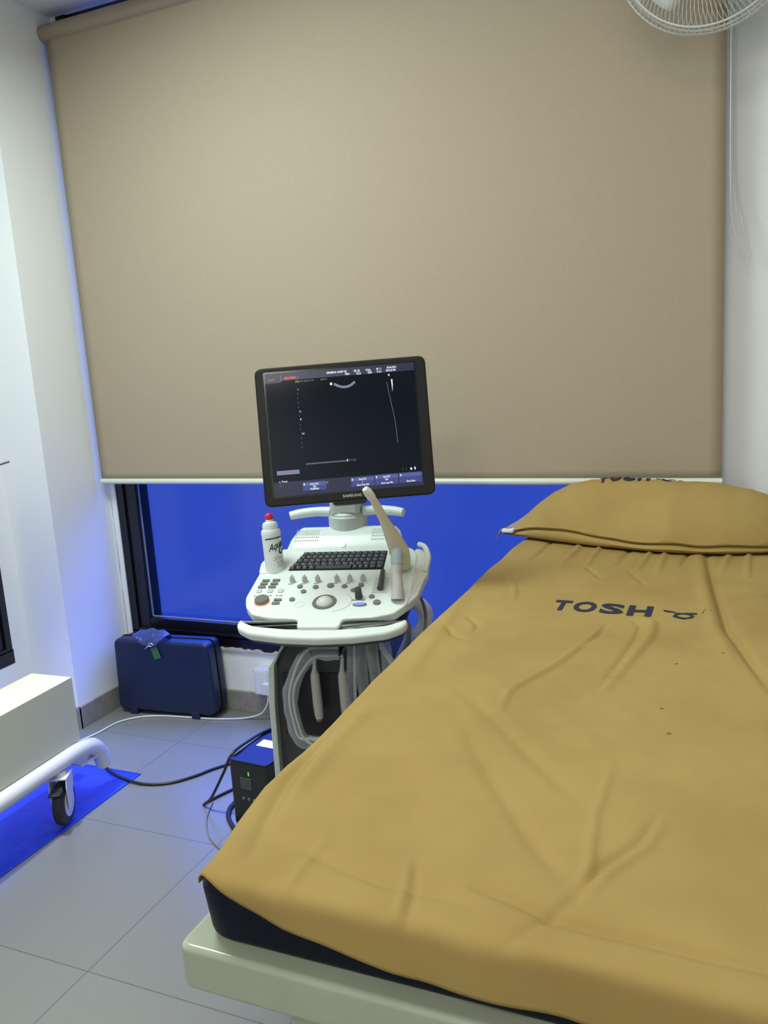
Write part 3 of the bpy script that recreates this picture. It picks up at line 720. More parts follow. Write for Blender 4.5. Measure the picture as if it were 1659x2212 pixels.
# neck and side bars (cart space, vertical)
NU, NV = -0.005, 0.462
m = MB(); m.add(lathe([(.066, .95), (.066, .985), (.064, 1.005), (.064, 1.045), (.060, 1.050), (.060, 1.054), (.052, 1.062), (.0, 1.062)], 40), M=TR(NU, NV, 0)); upart(m, 'neck_base', 'pale_grey_plastic')
m = MB(); m.add(prism(rrect(NU - .050, NU + .048, NV - .050, NV + .035, .02, 5), 1.055, 1.20, .006), 'pale_grey_plastic')
m.add(box(NU - .015, NU + .040, NV - .054, NV - .048, 1.062, 1.13, .002), 'soft_grey'); upart(m, 'monitor_arm')
for sgn in (-1, 1):
    m = MB(); m.add(tube([(NU + sgn * .055, NV - .01, 1.060), (NU + sgn * .10, NV - .012, 1.062), (NU + sgn * .155, NV - .018, 1.058), (NU + sgn * .188, NV - .026, 1.053)], [.018, .0165, .0165, .0145], 16, 8, flat=.95)); upart(m, 'side_bar', 'white_plastic')
# monitor
Mr = Vector((.9144, .4044, .0175)); Mu = Vector((-.0904, .1619, .9826)); Mn = Mr.cross(Mu).normalized(); Mu = Mn.cross(Mr).normalized(); Mr.normalize()
MW = Matrix(((Mr.x, Mu.x, Mn.x, -1.019), (Mr.y, Mu.y, Mn.y, 2.089), (Mr.z, Mu.z, Mn.z, 1.349), (0, 0, 0, 1)))
ML = UMI @ MW
def madd(m, vf, mt=None, M=None): m.add(vf, mt, M=ML if M is None else ML @ M)
m = MB(); ow, oh = .2395, .1945
madd(m, prism(rrect(-ow, ow, -oh, oh, .022, 6), -.034, 0, .005, 3)); mon = upart(m, 'monitor', 'bezel_black')
m = MB(); madd(m, prism(rrect(-.16, .16, -.13, .13, .05, 6), -.062, -.030, .014, 3)); sub(mon, upart(m, 'monitor_back', 'bezel_black'))
m = MB(); madd(m, box(-.055, .045, -.205, -.10, -.12, -.058, .012, 3)); sub(mon, upart(m, 'monitor_bracket', 'dark_grey_plastic'))
m = MB(); madd(m, prism(rrect(-.2105, .2065, -.1665, .1770, .003, 2), -.002, .0008)); sub(mon, upart(m, 'screen', 'screen_glass', smooth=0))
m = MB(); madd(m, prism(rrect(-.2150, .2110, -.1710, .1815, .005, 3), -.002, .0004)); sub(mon, upart(m, 'screen_surround', 'black_gloss', smooth=0))
def srect(m, a0, a1, b0, b1, mt, z=.0012, sh=0.0): madd(m, ([(a0, b0, z), (a1, b0, z), (a1, b1, z), (a0, b1, z)], [(0, 1, 2, 3)]), mt)
def stext(m, s, a, b_, size, mt, width=1.0, z=.0014, bold=0.0): madd(m, text_mesh(s, size, bold=bold, width=width, thick=.0002), mt, M=TR(a, b_, z))
m = MB(); srect(m, -.2105, -.166, .150, .177, 'screen_bar'); srect(m, -.166, .2065, .155, .177, 'screen_bar'); srect(m, -.166, -.1645, .155, .170, 'screen_lilac', .0013)
stext(m, 'Gen2', -.200, .1575, .0075, 'screen_amber'); stext(m, 'ABDOMEN', -.158, .1585, .0085, 'screen_red', .8, bold=.0004); stext(m, '0.7', -.126, .1575, .0085, 'screen_grey')
stext(m, 'GENERAL HOSP C2', -.038, .1645, .0072, 'screen_white', .92, bold=.0003); stext(m, 'Gen', .0135, .1575, .0075, 'screen_white', bold=.0003)
stext(m, 'FR 32', .039, .163, .0085, 'screen_white', .85, bold=.0003); stext(m, 'C2-6', .045, .1555, .0080, 'screen_white', .8, bold=.0003)
stext(m, '17.0c', .072, .163, .0080, 'screen_white', .85, bold=.0003); stext(m, 'G65', .077, .156, .0080, 'screen_white', .85, bold=.0003)
stext(m, 'MI 1.1', .1015, .164, .0075, 'screen_white', .8, bold=.0002); stext(m, 'TI 0.3', .1015, .156, .0075, 'screen_white', .8, bold=.0002)
stext(m, '05-04-2013', .131, .1655, .0075, 'screen_white', .75, bold=.0003); stext(m, '09:21:32 PM', .128, .1575, .0075, 'screen_white', .72, bold=.0003)
stext(m, '[2D] G50/ 92dB/ FA 10/P', -.126, .1475, .0065, 'screen_grey', .78); stext(m, '/90/ F/ 1', -.056, .1475, .0065, 'screen_amber', .9); stext(m, '[2D]', -.1262, .1475, .0065, 'screen_yellow', .8, z=.0016)
sub(mon, upart(m, 'screen_header', smooth=0))
m = MB()
tk = [(-.1236, .1279), (-.1238, .1159), (-.1241, .1036), (-.124, .0904), (-.1239, .0784), (-.1227, .0659), (-.1233, .0536), (-.1211, .044), (-.1234, .0296), (-.1229, .0172), (-.1207, .0039), (-.1232, -.0087), (-.1227, -.0215), (-.1227, -.0342)]
for k, (a, c_) in enumerate(tk):
    h = .0016
    srect(m, a, a + .0014, c_ - h, c_ + h, 'screen_white' if k in (7,) else 'screen_grey')
    if k in (0, 5, 10): stext(m, {0: '0', 5: '5', 10: '10'}[k], a + .002, c_ - .003, .0075, 'screen_white' if k else 'screen_grey')
srect(m, -.1205, -.1185, .0415, .0465, 'screen_white')
srect(m, -.0305, -.0245, .132, .139, 'screen_white')
N = 24
arc = [(-.0198, .1351), (-.0073, .1277), (.0074, .1239), (.0245, .1262), (.0392, .1363)]
P = catmull([(p[0], p[1], 0) for p in arc], 6)
for p, q in zip(P, P[1:]):
    d = (q - p).normalized(); nn = Vector((-d.y, d.x, 0)) * .0018; n2 = nn * 1.9
    madd(m, ([tuple(p + n2 + Vector((0, 0, .0012))), tuple(q + n2 + Vector((0, 0, .0012))), tuple(q - n2 + Vector((0, 0, .0012))), tuple(p - n2 + Vector((0, 0, .0012)))], [(0, 1, 2, 3)]), 'screen_grey')
    madd(m, ([tuple(p + nn + Vector((0, 0, .0014))), tuple(q + nn + Vector((0, 0, .0014))), tuple(q - nn * .1 + Vector((0, 0, .0014))), tuple(p - nn * .1 + Vector((0, 0, .0014)))], [(0, 1, 2, 3)]), 'screen_lilac')
P = catmull([(p[0], p[1], 0) for p in [(.1278, .1279), (.1311, .0995), (.137, .0577), (.1426, .0122), (.1448, -.0442)]], 6)
for p, q in zip(P, P[1:]): madd(m, ([(p.x - .0005, p.y, .0012), (p.x + .0005, p.y, .0012), (q.x + .0005, q.y, .0012), (q.x - .0005, q.y, .0012)], [(0, 1, 2, 3)]), 'screen_lilac')
madd(m, ([(.1400, .1350, .0012), (.1440, .1350, .0012), (.1440, .120, .0012), (.1416, .1000, .0012)], [(0, 1, 2, 3)]), 'screen_white')
srect(m, .1325, .1375, .1445, .1500, 'screen_yellow')
srect(m, -.1157, .0, -.0835, -.0800, 'screen_grey'); srect(m, -.115, -.001, -.0826, -.0810, 'screen_bar', .0013); srect(m, -.0005, .0028, -.0838, -.0770, 'screen_yellow', .0014); stext(m, '271/ 289', .006, -.0835, .0070, 'screen_grey', .75)
sub(mon, upart(m, 'scan_image', smooth=0))
m = MB()
srect(m, -.2105, .2065, -.1665, -.127, 'screen_bar')
srect(m, -.1985, -.1352, -.1070, -.0955, 'screen_lilac'); srect(m, -.197, -.137, -.1035, -.1005, 'screen_grey', .0013); stext(m, 'Cine', -.173, -.104, .0075, 'screen_red')
stext(m, 'o  Focus', -.194, -.128, .0080, 'screen_white', .85, bold=.0001); stext(m, 'o', -.194, -.140, .009, 'screen_grey')
for (a, c_, t1, t2, t3) in ((-.1295, -.0640, 'Auto Run', 'Off', 'RunMode'), (.0056, .0705, 'First Fld', '1', 'Save First Fld'), (.0732, .1378, 'Last Fld', 'Full', 'Save Last Fld'), (.1408, .2042, '', '', 'Save Save')):
    top = -.1330 if a < 0 else (-.1310 if a < .07 else -.1292)
    srect(m, a, c_, -.1568, top, 'screen_panel', .0013); srect(m, a, c_, top - .010, top, 'screen_panel_light', .0014)
    srect(m, a, c_, -.1568, -.1560, 'screen_bar', .0015)
    srect(m, a + .003, a + .006, top - .008, top - .002, 'screen_white', .0016)
    for t_, yy in ((t1, top - .0078), (t2, top - .0155), (t3, -.1545)):
        if t_:
            tm = text_mesh(t_, .0078, bold=.0002, width=.8, thick=.0002); wt = max(p[0] for p in tm[0]); madd(m, tm, 'screen_white', M=TR((a + c_) / 2 - wt / 2, yy, .0017))
srect(m, -.0620, -.058, -.141, -.1345, 'screen_grey', .0014)
for a in (.1518, .1618): stext(m, '?', a, -.121, .0085, 'screen_grey')
srect(m, .1735, .1785, -.1215, -.1155, 'screen_white', .0014); srect(m, .1848, .1885, -.1215, -.1140, 'screen_white', .0014)
sub(mon, upart(m, 'screen_menu', smooth=0))
m = MB(); tm = text_mesh('SAMSUNG', .0105, bold=.0003, thick=.0004); wt = max(p[0] for p in tm[0]); s_ = .053 / wt
madd(m, ([(p[0] * s_, p[1], p[2]) for p in tm[0]], tm[1]), M=TR(-.0205, -.1830, .0003)); sub(mon, upart(m, 'maker_lettering', 'letter_silver', smooth=0))

# chassis below the console (cart space)
def uzprism(pts, v0, v1, bev=0.0):       # polygon in (u,z), extruded along v
    return prism([(p[0], p[1]) for p in pts], -v1, -v0, bev)
RXM = RX(math.radians(90))
m = MB(); m.add(uzprism(rpoly([(-.118, .772), (-.178, .690), (-.196, .64), (-.200, .09), (.200, .09), (.196, .64), (.178, .690), (.118, .772)], .012, 4), .115, .43, .004), M=RXM); upart(m, 'chassis', 'dark_grey_plastic')
for sgn in (-1, 1):
    rim = [(-.127, .765), (-.168, .699), (-.194, .662), (-.201, .575), (-.206, .10), (-.188, .10), (-.183, .541), (-.174, .672), (-.156, .706), (-.114, .765)]
    m = MB(); m.add(uzprism([(sgn * p[0], p[1]) for p in rim], .085, .445, .003), M=RXM); upart(m, 'side_rim', 'pale_grey_plastic')
m = MB(); m.add(uzprism(rrect(-.160, .160, .445, .640, .006, 3), .106, .118), M=RXM); upart(m, 'probe_bay', 'black_plastic')
m = MB(); m.add(box(-.11, .11, .13, .40, .765, .86, .01)); upart(m, 'console_column', 'black_plastic')
m = MB(); m.add(box(-.205, .205, .04, .52, .07, .115, .015)); upart(m, 'base_foot', 'dark_grey_plastic')
for su in (-.17, .17):
    for sv in (.08, .48):
        m = MB(); m.add(lathe([(0, -.02), (.030, -.02), (.036, -.014), (.036, .014), (.030, .02), (0, .02)], 24), M=TR(su, sv, .036) @ RY(math.radians(90))); cw_ = upart(m, 'castor', 'rubber_black')
m = MB(); m.add(tube([(.17, .445, .56), (.205, .50, .62), (.222, .52, .66), (.218, .53, .70), (.17, .545, .722), (.0, .55, .725), (-.17, .545, .722), (-.218, .53, .70), (-.222, .52, .66), (-.205, .50, .62), (-.17, .445, .56)], .026, 16, 8)); upart(m, 'rear_handle', 'white_tube', smooth=60)
# hooks that carry the hanging probes
for u_ in (-.045, .035):
    m = MB(); m.add(tube([(u_, .12, .728), (u_, .075, .728), (u_, .045, .722), (u_, .040, .735)], .006, 10, 5)); upart(m, 'probe_hook', 'black_plastic')

# ---- things on and around the machine (world placement through the cart frame)
def W(p): return UM @ Vector(p)
def place(m, name, mt, label, cat, smooth=50, parts=()):
    o = m.build(name, mt, None, smooth); tag(o, label, cat); return o
def wthing(name, label, cat, p):
    q = W(p); return thing(name, label, cat, (q.x, q.y, q.z))
def wpart(m, name, mt, root, smooth=50, **kw):
    mm = MB(); mm.f = m.f; mm.mi = m.mi; mm.mats = m.mats; mm.v = [tuple(UM @ Vector(p)) for p in m.v]
    o = mm.build(name, mt, None, smooth, **kw); return loc(o, root)
# long cavity probe leaning in the right holder
PB = [(.204, .235, .928), (.199, .215, .981), (.188, .18, 1.031), (.175, .135, 1.089), (.162, .095, 1.144), (.151, .074, 1.176)]
pr = wthing('ultrasound_probe', 'long slim cream probe leaning upright in the right console holder', 'probe', (.20, .30, .90))
m = MB(); m.add(tube(PB, [.025, .030, .022, .0140, .0112, .0100], 18, 8)); wpart(m, 'probe_body', 'probe_cream', pr)
m = MB(); m.add(tube([(.154, .078, 1.168), (.146, .069, 1.184), (.140, .063, 1.195)], [.0128, .0132, .009], 14, 5)); wpart(m, 'probe_tip', 'ivory_plastic', pr)
m = MB(); m.add(tube([(.20, .240, .915), (.235, .25, .86), (.262, .25, .78), (.255, .22, .70), (.235, .20, .60)], .0045, 8, 8)); wpart(m, 'probe_cable', 'cable_grey', pr)
pr = wthing('ultrasound_probe', 'short stubby grey probe with teal band, front of the right console holder', 'probe', (.21, .09, .87))
m = MB(); m.add(tube([(.209, .080, .872), (.209, .094, .905), (.206, .108, .938), (.207, .120, .968)], [.0235, .0195, .0170, .0205], 20, 8, flat=.85)); wpart(m, 'probe_body', 'probe_grey', pr)
m = MB(); m.add(tube([(.2068, .119, .965), (.207, .126, .984), (.208, .134, .998), (.209, .140, 1.001)], [.0210, .0205, .018, .010], 20, 6, flat=.88)); wpart(m, 'probe_head', 'probe_teal', pr, label='teal-grey rounded head')
m = MB(); m.add(tube([(.209, .085, .87), (.225, .10, .82), (.23, .12, .74), (.20, .14, .66)], .004, 8, 8)); wpart(m, 'probe_cable', 'cable_grey', pr)
# hanging probes
for u_, zt, lab in ((-.045, .700, 'left of the two grey probes hanging in front of the cart body'), (.037, .700, 'right of the two grey probes hanging in front of the cart body')):
    pr = wthing('hanging_probe', lab, 'probe', (u_, .05, .52))
    m = MB(); m.add(tube([(u_ + .004, .062, zt + .012), (u_, .06, .668), (u_, .06, .650), (u_ + .002, .06, .56), (u_ + .004, .06, .522)], [.005, .009, .0165, .0175, .0150], 16, 8, flat=.8)); wpart(m, 'probe_body', 'probe_grey', pr)
    m = MB(); m.add(tube([(u_ + .003, .06, .528), (u_ + .004, .06, .515), (u_ + .004, .06, .509)], [.0152, .013, .006], 14, 4, flat=.8)); wpart(m, 'probe_head', 'mid_grey_plastic', pr)
    m = MB(); m.add(tube([(u_ + .004, .062, zt + .008), (u_ + .006, .056, .727), (u_ + .012, .058, .736), (u_ + .02, .07, .742)], .0035, 8, 6)); wpart(m, 'probe_cable', 'cable_grey', pr)
# clear bags of coiled cable
def ring_band(C, pts, wid, name, root, mt, seed):
    m = MB(); P = catmull([(p[0], p[1], p[2]) for p in pts], 8); random.seed(seed)
    def fn(s, t):
        k = s * (len(P) - 1); i = min(int(k), len(P) - 2); p = P[i] * (1 - (k - i)) + P[i + 1] * (k - i)
        d = (P[i + 1] - P[i]).normalized(); nn = Vector((-d.z, 0, d.x)).normalized()
        a = (t - .5) * wid * (1 + .25 * nz(s * 5, t, 3, seed)); puff = .012 * math.cos((t - .5) * math.pi) + .004 * nz(s * 9, t * 3, 4, seed)
        q = p + nn * a; return (q.x, q.y - puff, q.z)
    m.add(grid(60, 9, fn)); return wpart(m, name, mt, root, smooth=180)
bag = wthing('plastic_bag', 'clear plastic bag round a looped cable, hanging on the cart beside the grey probes', 'bag', (-.09, .05, .45))
ringp = [(.038, .045, .728), (.0, .045, .728), (-.045, .045, .724), (-.080, .045, .690), (-.112, .045, .625), (-.121, .045, .570), (-.114, .045, .510), (-.100, .045, .460), (-.065, .045, .448), (-.02, .048, .445), (.03, .05, .44)]
ring_band(None, ringp, .047, 'bag_film', bag, 'clear_plastic', 3)
for q, dx in enumerate((-.012, .010)):
    m = MB(); m.add(tube([(p[0] - dx * .6, .052 + .004 * q, p[2] + dx * (1 if k < 4 or k > 7 else -.1)) for k, p in enumerate(ringp)], .0042, 8, 8)); wpart(m, 'coiled_cable', 'cable_white', bag)
bag = wthing('plastic_bag', 'clear plastic bag of straight hanging cables under the right of the console', 'bag', (.12, .07, .50))
for k in range(4):
    x0 = .066 + .032 * k; ph = k * 1.9
    m = MB(); m.add(grid(6, 26, lambda s, t: (x0 - .014 + .034 * s - .012 * t * (1 - k / 3) + .004 * math.sin(7 * t + ph), .062 - .012 * math.sin(s * math.pi) + .006 * nz(s * 3 + k, t * 4, 2, k) + .006 * (k % 2), .775 - .29 * t))); wpart(m, 'bag_film', 'clear_plastic', bag, smooth=180)
for k in range(3):
    x0 = .078 + .034 * k
    m = MB(); m.add(tube([(x0, .075, .785), (x0 - .004, .070, .70), (x0 - .010 + .008 * k, .07, .58), (x0 - .004, .07, .47)], .0045, 8, 8)); wpart(m, 'coiled_cable', 'cable_white' if k == 0 else 'cable_grey', bag)
m = MB(); m.add(tube([(.236, .10, .792), (.226, .10, .74), (.214, .10, .70), (.214, .10, .60), (.22, .11, .52)], .0058, 10, 8)); place(MB().add(m and (list(tuple(UM @ Vector(p)) for p in m.v), m.f)), 'hanging_cable', 'cable_grey', 'grey cable hanging straight down at the right side of the machine', 'cable')

# gel bottle in the left cup
q = W((-.198, .262 * ct, .842 + .262 * st - .012))
bt = thing('gel_bottle', 'white gel bottle with red nozzle standing at the left of the console', 'bottle', tuple(q), YAW)
lean = RX(math.radians(-4)) @ RY(math.radians(-3))
def badd(m, vf, mt=None, M=None): m.add(vf, mt, M=lean if M is None else lean @ M)
m = MB(); badd(m, lathe([(0, 0), (.027, 0), (.0292, .004), (.0292, .118), (.0300, .120), (.0300, .130), (.0270, .136), (.0, .137)], 40)); m.build('bottle_body', 'bottle_white', bt, 40)
m = MB(); badd(m, lathe([(0, .134), (.0235, .134), (.0242, .150), (.0200, .158), (.0120, .161), (.0120, .168), (0, .168)], 36)); m.build('bottle_cap', 'bottle_white', bt, 40)
m = MB(); badd(m, lathe([(0, .165), (.0115, .165), (.0135, .172), (.0125, .181), (.008, .186), (0, .187)], 24), M=TR(0, 0, 0)); m.build('nozzle', 'nozzle_red', bt, 60, label='red nozzle')
def wrap(vf, a0, z0, tilt=0.0, R=.0295):
    def fn(p):
        a = a0 + p[0] / R; return (R * math.sin(a) + 0, -R * math.cos(a), z0 + p[1] + tilt * p[0]) if p[2] <= 0 else ((R + .0004) * math.sin(a), -(R + .0004) * math.cos(a), z0 + p[1] + tilt * p[0])
    return [fn(p) for p in vf[0]], vf[1]
m = MB()
badd(m, wrap(text_mesh('Aqua', .030, bold=.0004, shear=.35, width=.75, cut=.006, thick=.0006), -.15, .070, .30))
badd(m, wrap(text_mesh('son', .022, bold=.0003, shear=.3, width=.8, cut=.006, thick=.0006), 1.02, .083, .30))
badd(m, wrap(text_mesh('G', .034, bold=.0006, shear=.35, cut=.006, thick=.0006), .95, .060, .2))
badd(m, wrap(([(-.012, 0, .001), (.045, 0, .001), (.045, .0035, .001), (-.012, .0035, .001)] if False else [(x_, y_, .001) for x_ in np.linspace(-.012, .05, 24) for y_ in (0, .0038)], [(2 * k, 2 * k + 2, 2 * k + 3, 2 * k + 1) for k in range(23)]), 0, .108, .05))
m.build('label_print', 'print_black', bt, 0)
m = MB()
for k, (a, zz, ln) in enumerate(((.35, .050, .022), (.45, .045, .03), (.25, .042, .012), (.55, .036, .028), (.6, .031, .028), (.65, .026, .024), (.60, .020, .02))):
    badd(m, wrap(([(x_, y_, .001) for x_ in np.linspace(0, ln, 10) for y_ in (0, .0022)], [(2 * j, 2 * j + 2, 2 * j + 3, 2 * j + 1) for j in range(9)]), a, zz, .08))
m.build('label_small_print', 'print_grey', bt, 0)

# ================================================================== UPS BOX
ups = thing('power_backup', 'black floor-standing power backup box with blue top, beside the ultrasound cart', 'power backup', (-1.50, 2.30, 0), math.radians(-4))
m = MB(); m.add(prism(rrect(-.078, .078, -.135, .16, .012, 4), 0.004, .233, .004)); m.build('casing', 'black_plastic', ups)
m = MB(); m.add(prism(rrect(-.078, .078, -.135, .16, .014, 5), .2325, .2405, .003)); m.build('top_cover', 'case_blue' if 'case_blue' in MATS else 'black_gloss', ups)
m = MB(); m.add(box(-.045, .060, -.020, .028, .2403, .2412)); m.build('paper_label', 'paper_white', ups, 0, label='white paper label')
m = MB(); m.add(box(-.035, .012, -.1375, -.134, .140, .182, .001)); m.build('display', 'dark_grey_plastic', ups)
m = MB(); m.add(box(.001, .0035, -.1375, -.1345, .192, .206, .0005)); m.build('indicator_light', 'lamp_green', ups, 0, label='small green indicator light')
for k in range(3):
    m = MB(); m.add(lathe([(0, 0), (.0055, 0), (.005, .003), (0, .003)], 14), M=TR(-.028 + .022 * k, -.134, .105) @ RX(math.radians(90))); m.build('front_button', 'mid_grey_plastic', ups)
for a in (-.06, .06):
    for c_ in (-.11, .13):
        m = MB(); m.add(lathe([(0, 0), (.01, 0), (.01, .006), (0, .006)], 12), M=TR(a, c_, 0)); m.build('rubber_foot', 'rubber_black', ups)

# ================================================================== CABLES ON THE FLOOR
def cable(pts, r, mt, label, name='power_cable', seg=8):
    m = MB(); m.add(tube(pts, r, seg, 10)); o = m.build(name, mt, None, 80); return tag(o, label, 'cable')
z = .0125
cable([(-2.40, 2.40, z), (-2.354, 2.383, z), (-2.279, 2.334, z), (-2.185, 2.299, z), (-2.075, 2.293, .006), (-1.983, 2.328, .006), (-1.918, 2.403, .006), (-1.876, 2.478, .006), (-1.80, 2.56, .006), (-1.65, 2.60, .006)], .0055, 'cable_black', 'black cable curving over the blue mat corner and across the tiles')
cable([(-1.50, 2.475, .245), (-1.56, 2.40, .2455), (-1.583, 2.30, .2465), (-1.590, 2.20, .243), (-1.63, 2.195, .17), (-1.70, 2.205, .06), (-1.760, 2.235, .006), (-1.758, 2.255, .006), (-1.735, 2.32, .006), (-1.69, 2.42, .006)], .0050, 'cable_black', 'black cable draped down from the blue box top into a sharp floor bend')
cable([(-1.66, 2.38, .008), (-1.655, 2.267, .008), (-1.646, 2.225, .008), (-1.613, 2.175, .008), (-1.53, 2.11, .008), (-1.45, 2.10, .008)], .0080, 'cable_black', 'thick dark cable looping on the floor at the box foot')
cable([(-1.741, 2.262, .004), (-1.699, 2.164, .004), (-1.638, 2.084, .004), (-1.573, 2.034, .004), (-1.50, 2.0, .004)], .0024, 'cable_grey', 'thin grey wire on the tiles in front of the black box')

# ================================================================== WALL SOCKET, PLUG AND WHITE CORD
sk_ = thing('wall_socket', 'white double wall socket low on the wall below the window', 'socket', (-1.905, 2.998, .15))
m = MB(); m.add(box(-1.975, -1.835, 2.950, 2.999, .105, .225, .004)); loc(m.build('socket_box', 'socket_white'), sk_)
m = MB(); m.add(box(-1.968, -1.905, 2.947, 2.951, .112, .218, .002)); loc(m.build('switch_plate', 'paper_white'), sk_)
pl = thing('power_plug', 'white power plug pushed into the wall socket', 'plug', (-1.90, 2.94, .12))
m = MB(); m.add(prism(rrect(-.022, .022, -.026, .026, .01, 4), 0, .030, .004), M=TR(-1.897, 2.947, .147) @ RX(math.radians(90))); loc(m.build('plug_body', 'socket_white'), pl)
m = MB(); m.add(tube([(-1.897, 2.932, .125), (-1.898, 2.925, .085), (-1.93, 2.92, .035), (-2.00, 2.915, .008), (-2.07, 2.890, .0045), (-2.165, 2.866, .0045), (-2.29, 2.850, .0045), (-2.408, 2.832, .0045), (-2.506, 2.791, .0045), (-2.565, 2.717, .0045), (-2.58, 2.60, .0045), (-2.62, 2.47, .0045)], .0042, 8, 10)); loc(m.build('plug_cord', 'cable_white', label='thin white cord running along the floor'), pl)

# ================================================================== SUITCASE
cs = thing('hard_case', 'navy blue hard-shell case standing on the floor under the window', 'case', (-2.395, 2.90, 0), math.radians(5))
def shell(y0, y1, inset):
    hw, hh = .250 - inset, .170 - inset
    return prism(rpoly([(-hw, -hh, .03), (hw + .012, -hh, .05), (hw, hh, .03), (-hw + .012, hh, .03)], .03, 5), -y1, -y0, .016, 4)
m = MB(); m.add(shell(-.062, .006, 0), M=TR(0, 0, .188) @ RXM); m.build('front_shell', 'case_navy', cs, 60)
m = MB(); m.add(shell(.008, .062, .004), M=TR(0, 0, .188) @ RXM); m.build('back_shell', 'case_navy', cs, 60)
m = MB(); m.add(prism(rpoly([(-.252, -.172), (.265, -.172), (.252, .172), (-.240, .172)], .03, 5), -.010, -.004, .001), M=TR(0, 0, .188) @ RXM); m.build('seam_band', 'black_plastic', cs, 60)
for u_ in (-.17, .155):
    m = MB(); m.add(box(u_ - .022, u_ + .022, -.066, .05, 0.0, .035, .006)); m.build('case_foot', 'case_navy', cs)
m = MB(); m.add(tube([(-.105, -.005, .355), (-.098, -.012, .378), (-.04, -.016, .388), (.02, -.012, .378), (.027, -.005, .355)], .009, 12, 6)); m.build('carry_handle', 'case_navy', cs)
m = MB(); m.add(grid(26, 14, lambda s, t: (-.118 + .165 * s, -.030 - .050 * math.sin(t * math.pi * .5) + .006 * nz(s * 5, t * 3, 2), .408 - .066 * t * (1 - abs(2 * s - 1) ** 2.2) - .018 * abs(2 * s - 1) ** 2 + .004 * math.sin(s * 17))))
m.build('handle_wrap', 'smoky_plastic', cs, 180, label='bluish plastic film wrapped round the handle')
m = MB(); m.add(tube([(-.032, -.072, .345), (-.045, -.078, .338), (-.056, -.080, .328)], [.008, .007, .004], 10, 4, flat=.5)); m.add(tube([(-.026 + .012 * math.cos(a), -.078, .347 + .008 * math.sin(a)) for a in (0, 1.5, 3.0, 4.5)], .0025, 8, 4, closed=True)); m.build('metal_clip', 'chrome', cs, 60)
m = MB(); m.add(prism(rrect(-.018, .018, -.027, .027, .004, 3), 0, .002, .0005), M=TR(-.012, -.0665, .306) @ RXM @ RZ(math.radians(18))); m.build('luggage_tag', 'tag_green', cs, label='green tag')

# ================================================================== BLUE MAT
m = MB()
def matf(s, t):
    x = -2.93 + (.776 + .012 * math.sin(t * 2)) * s; y = .55 + 1.81 * t
    w_ = .0025 * (1 + math.sin(x * 11 + y * 4.5)) + .0025 * (1 + nz(x, y * .6, 5, 3))
    e = min(1, (1 - s) / .05, (1 - t) / .03); return (x, y, .0035 + w_ * max(0, e))
m.add(grid(50, 110, matf)); fm = m.build('floor_mat', 'mat_blue', None, 180); fm.modifiers.new('s', 'SOLIDIFY').thickness = .003
tag(fm, 'bright blue floor mat under the castor trolley at the left wall', 'mat')

# ================================================================== TROLLEY WITH CREAM BOX (left edge)
tr = thing('castor_trolley', 'white tubular trolley base on castors carrying a cream box, left edge', 'trolley', (-2.30, 1.40, 0), 0)
def tl(m, name, mt, **kw): return loc(m.build(name, mt, None, kw.pop('smooth', 50), **kw), tr)
m = MB(); yw = math.radians(-3.0)
m.add(box(-.182, 0, -1.25, 0, .262, .500, .003), M=TR(-2.176, 2.112, 0) @ RZ(math.radians(2.6))); bx = tl(m, 'cream_cabinet', 'cream_box', smooth=30, label='long cream box body')
m = MB(); m.add(tube([(-2.125, 1.05, .230), (-2.150, 1.6, .230), (-2.168, 1.95, .230), (-2.176, 2.09, .228), (-2.186, 2.17, .205), (-2.196, 2.215, .155), (-2.200, 2.235, .105)], .031, 20, 10)); tl(m, 'tube_frame', 'white_tube', smooth=70)
m = MB(); m.add(tube([(-2.33, 1.05, .230), (-2.35, 1.6, .230), (-2.36, 2.09, .228), (-2.36, 2.19, .19), (-2.36, 2.23, .12)], .031, 20, 10)); tl(m, 'tube_frame', 'white_tube', smooth=70)
m = MB(); m.add(tube([(-2.16, 1.86, .225), (-2.35, 1.86, .225)], .022, 14, 2)); m.add(tube([(-2.135, 1.15, .225), (-2.335, 1.15, .225)], .022, 14, 2)); tl(m, 'cross_tube', 'white_tube')
m = MB(); m.add(box(-2.24, -2.175, 2.10, 2.20, .158, .166, .003)); tl(m, 'end_plate', 'white_tube')
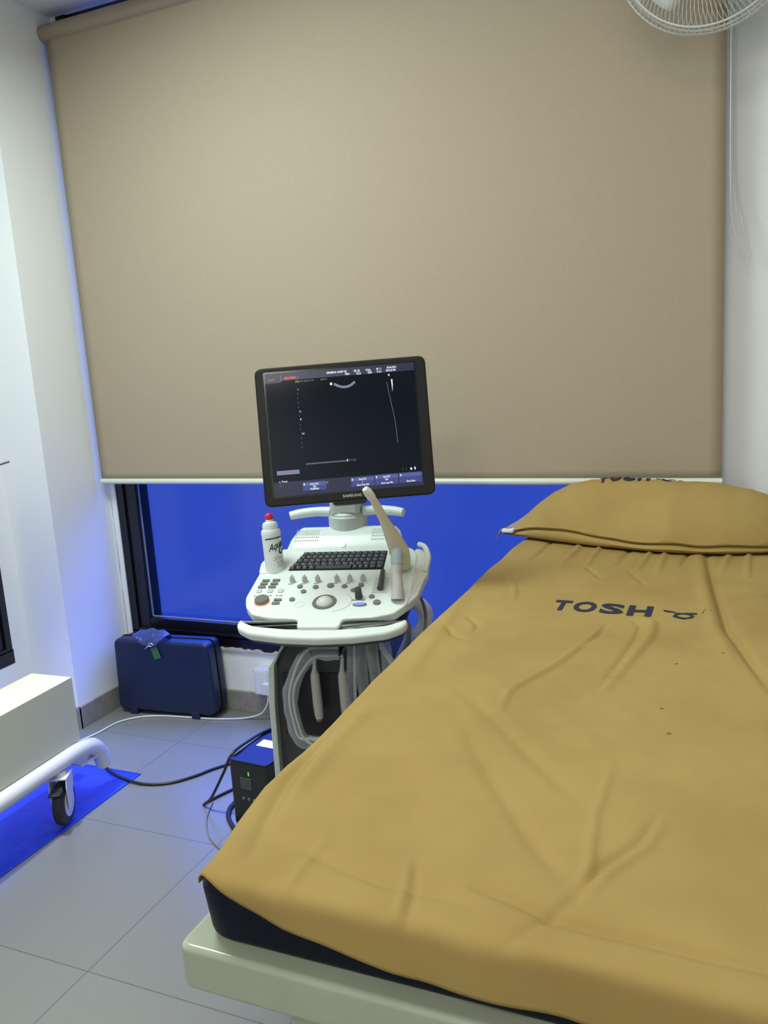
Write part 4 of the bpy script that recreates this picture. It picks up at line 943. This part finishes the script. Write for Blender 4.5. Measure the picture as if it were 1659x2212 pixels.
def castor(x, y, ang):
    M = TR(x, y, 0) @ RZ(ang)      # wheel axle along local X
    m = MB(); m.add(lathe([(.030, -.019), (.066, -.019), (.076, -.013), (.078, 0), (.076, .013), (.066, .019), (.030, .019)], 40), M=M @ TR(0, 0, .0885) @ RY(math.radians(90)))
    wh = tl(m, 'castor_wheel', 'rubber_black')
    m = MB(); m.add(lathe([(0, .0165), (.046, .0165), (.050, .0205), (.014, .0215), (.012, .026), (0, .026)], 36), M=M @ TR(0, 0, .0885) @ RY(math.radians(90)))
    m.add(lathe([(0, -.026), (.012, -.026), (.014, -.0215), (.050, -.0205), (.046, -.0165), (0, -.0165)], 36), M=M @ TR(0, 0, .0885) @ RY(math.radians(90)))
    h = m.build('wheel_hub', 'white_tube', None, 40); h.parent = wh; h.location = Vector(h.location) - Vector(wh.location) - Vector(tr.location)
    for sgn in (1, -1):
        m = MB(); m.add(prism(rpoly([(-.030, .075), (-.012, .072), (.020, .12), (.036, .165), (.030, .190), (-.032, .190), (-.040, .15)], .012, 4), -.0016, .0016), M=M @ TR(sgn * .029, 0, 0) @ RZ(math.radians(90)) @ RXM)
        tl(m, 'castor_fork', 'white_tube')
    m = MB(); m.add(box(-.032, .032, -.036, .036, .184, .192, .003), M=M); m.add(lathe([(0, .19), (.022, .19), (.020, .205), (0, .206)], 20), M=M); tl(m, 'swivel_plate', 'white_tube')
    m = MB(); m.add(box(-.020, .020, -.085, -.045, .150, .158, .003), M=M @ TR(0, 0, .0)); tl(m, 'brake_pedal', 'rubber_black')
castor(-2.163, 1.985, math.radians(27)); castor(-2.40, 1.60, math.radians(27)); castor(-2.135, 1.12, math.radians(10)); castor(-2.34, 1.12, math.radians(10))
m = MB(); m.add(tube([(-2.27, 1.35, .50), (-2.27, 1.35, 1.25)], .012, 14, 2)); m.add(tube([(-2.27, 1.35, 1.2375), (-2.285, 1.72, 1.2425), (-2.300, 2.088, 1.276)], .0045, 12, 6)); tl(m, 'upright_pole', 'mid_grey_plastic')
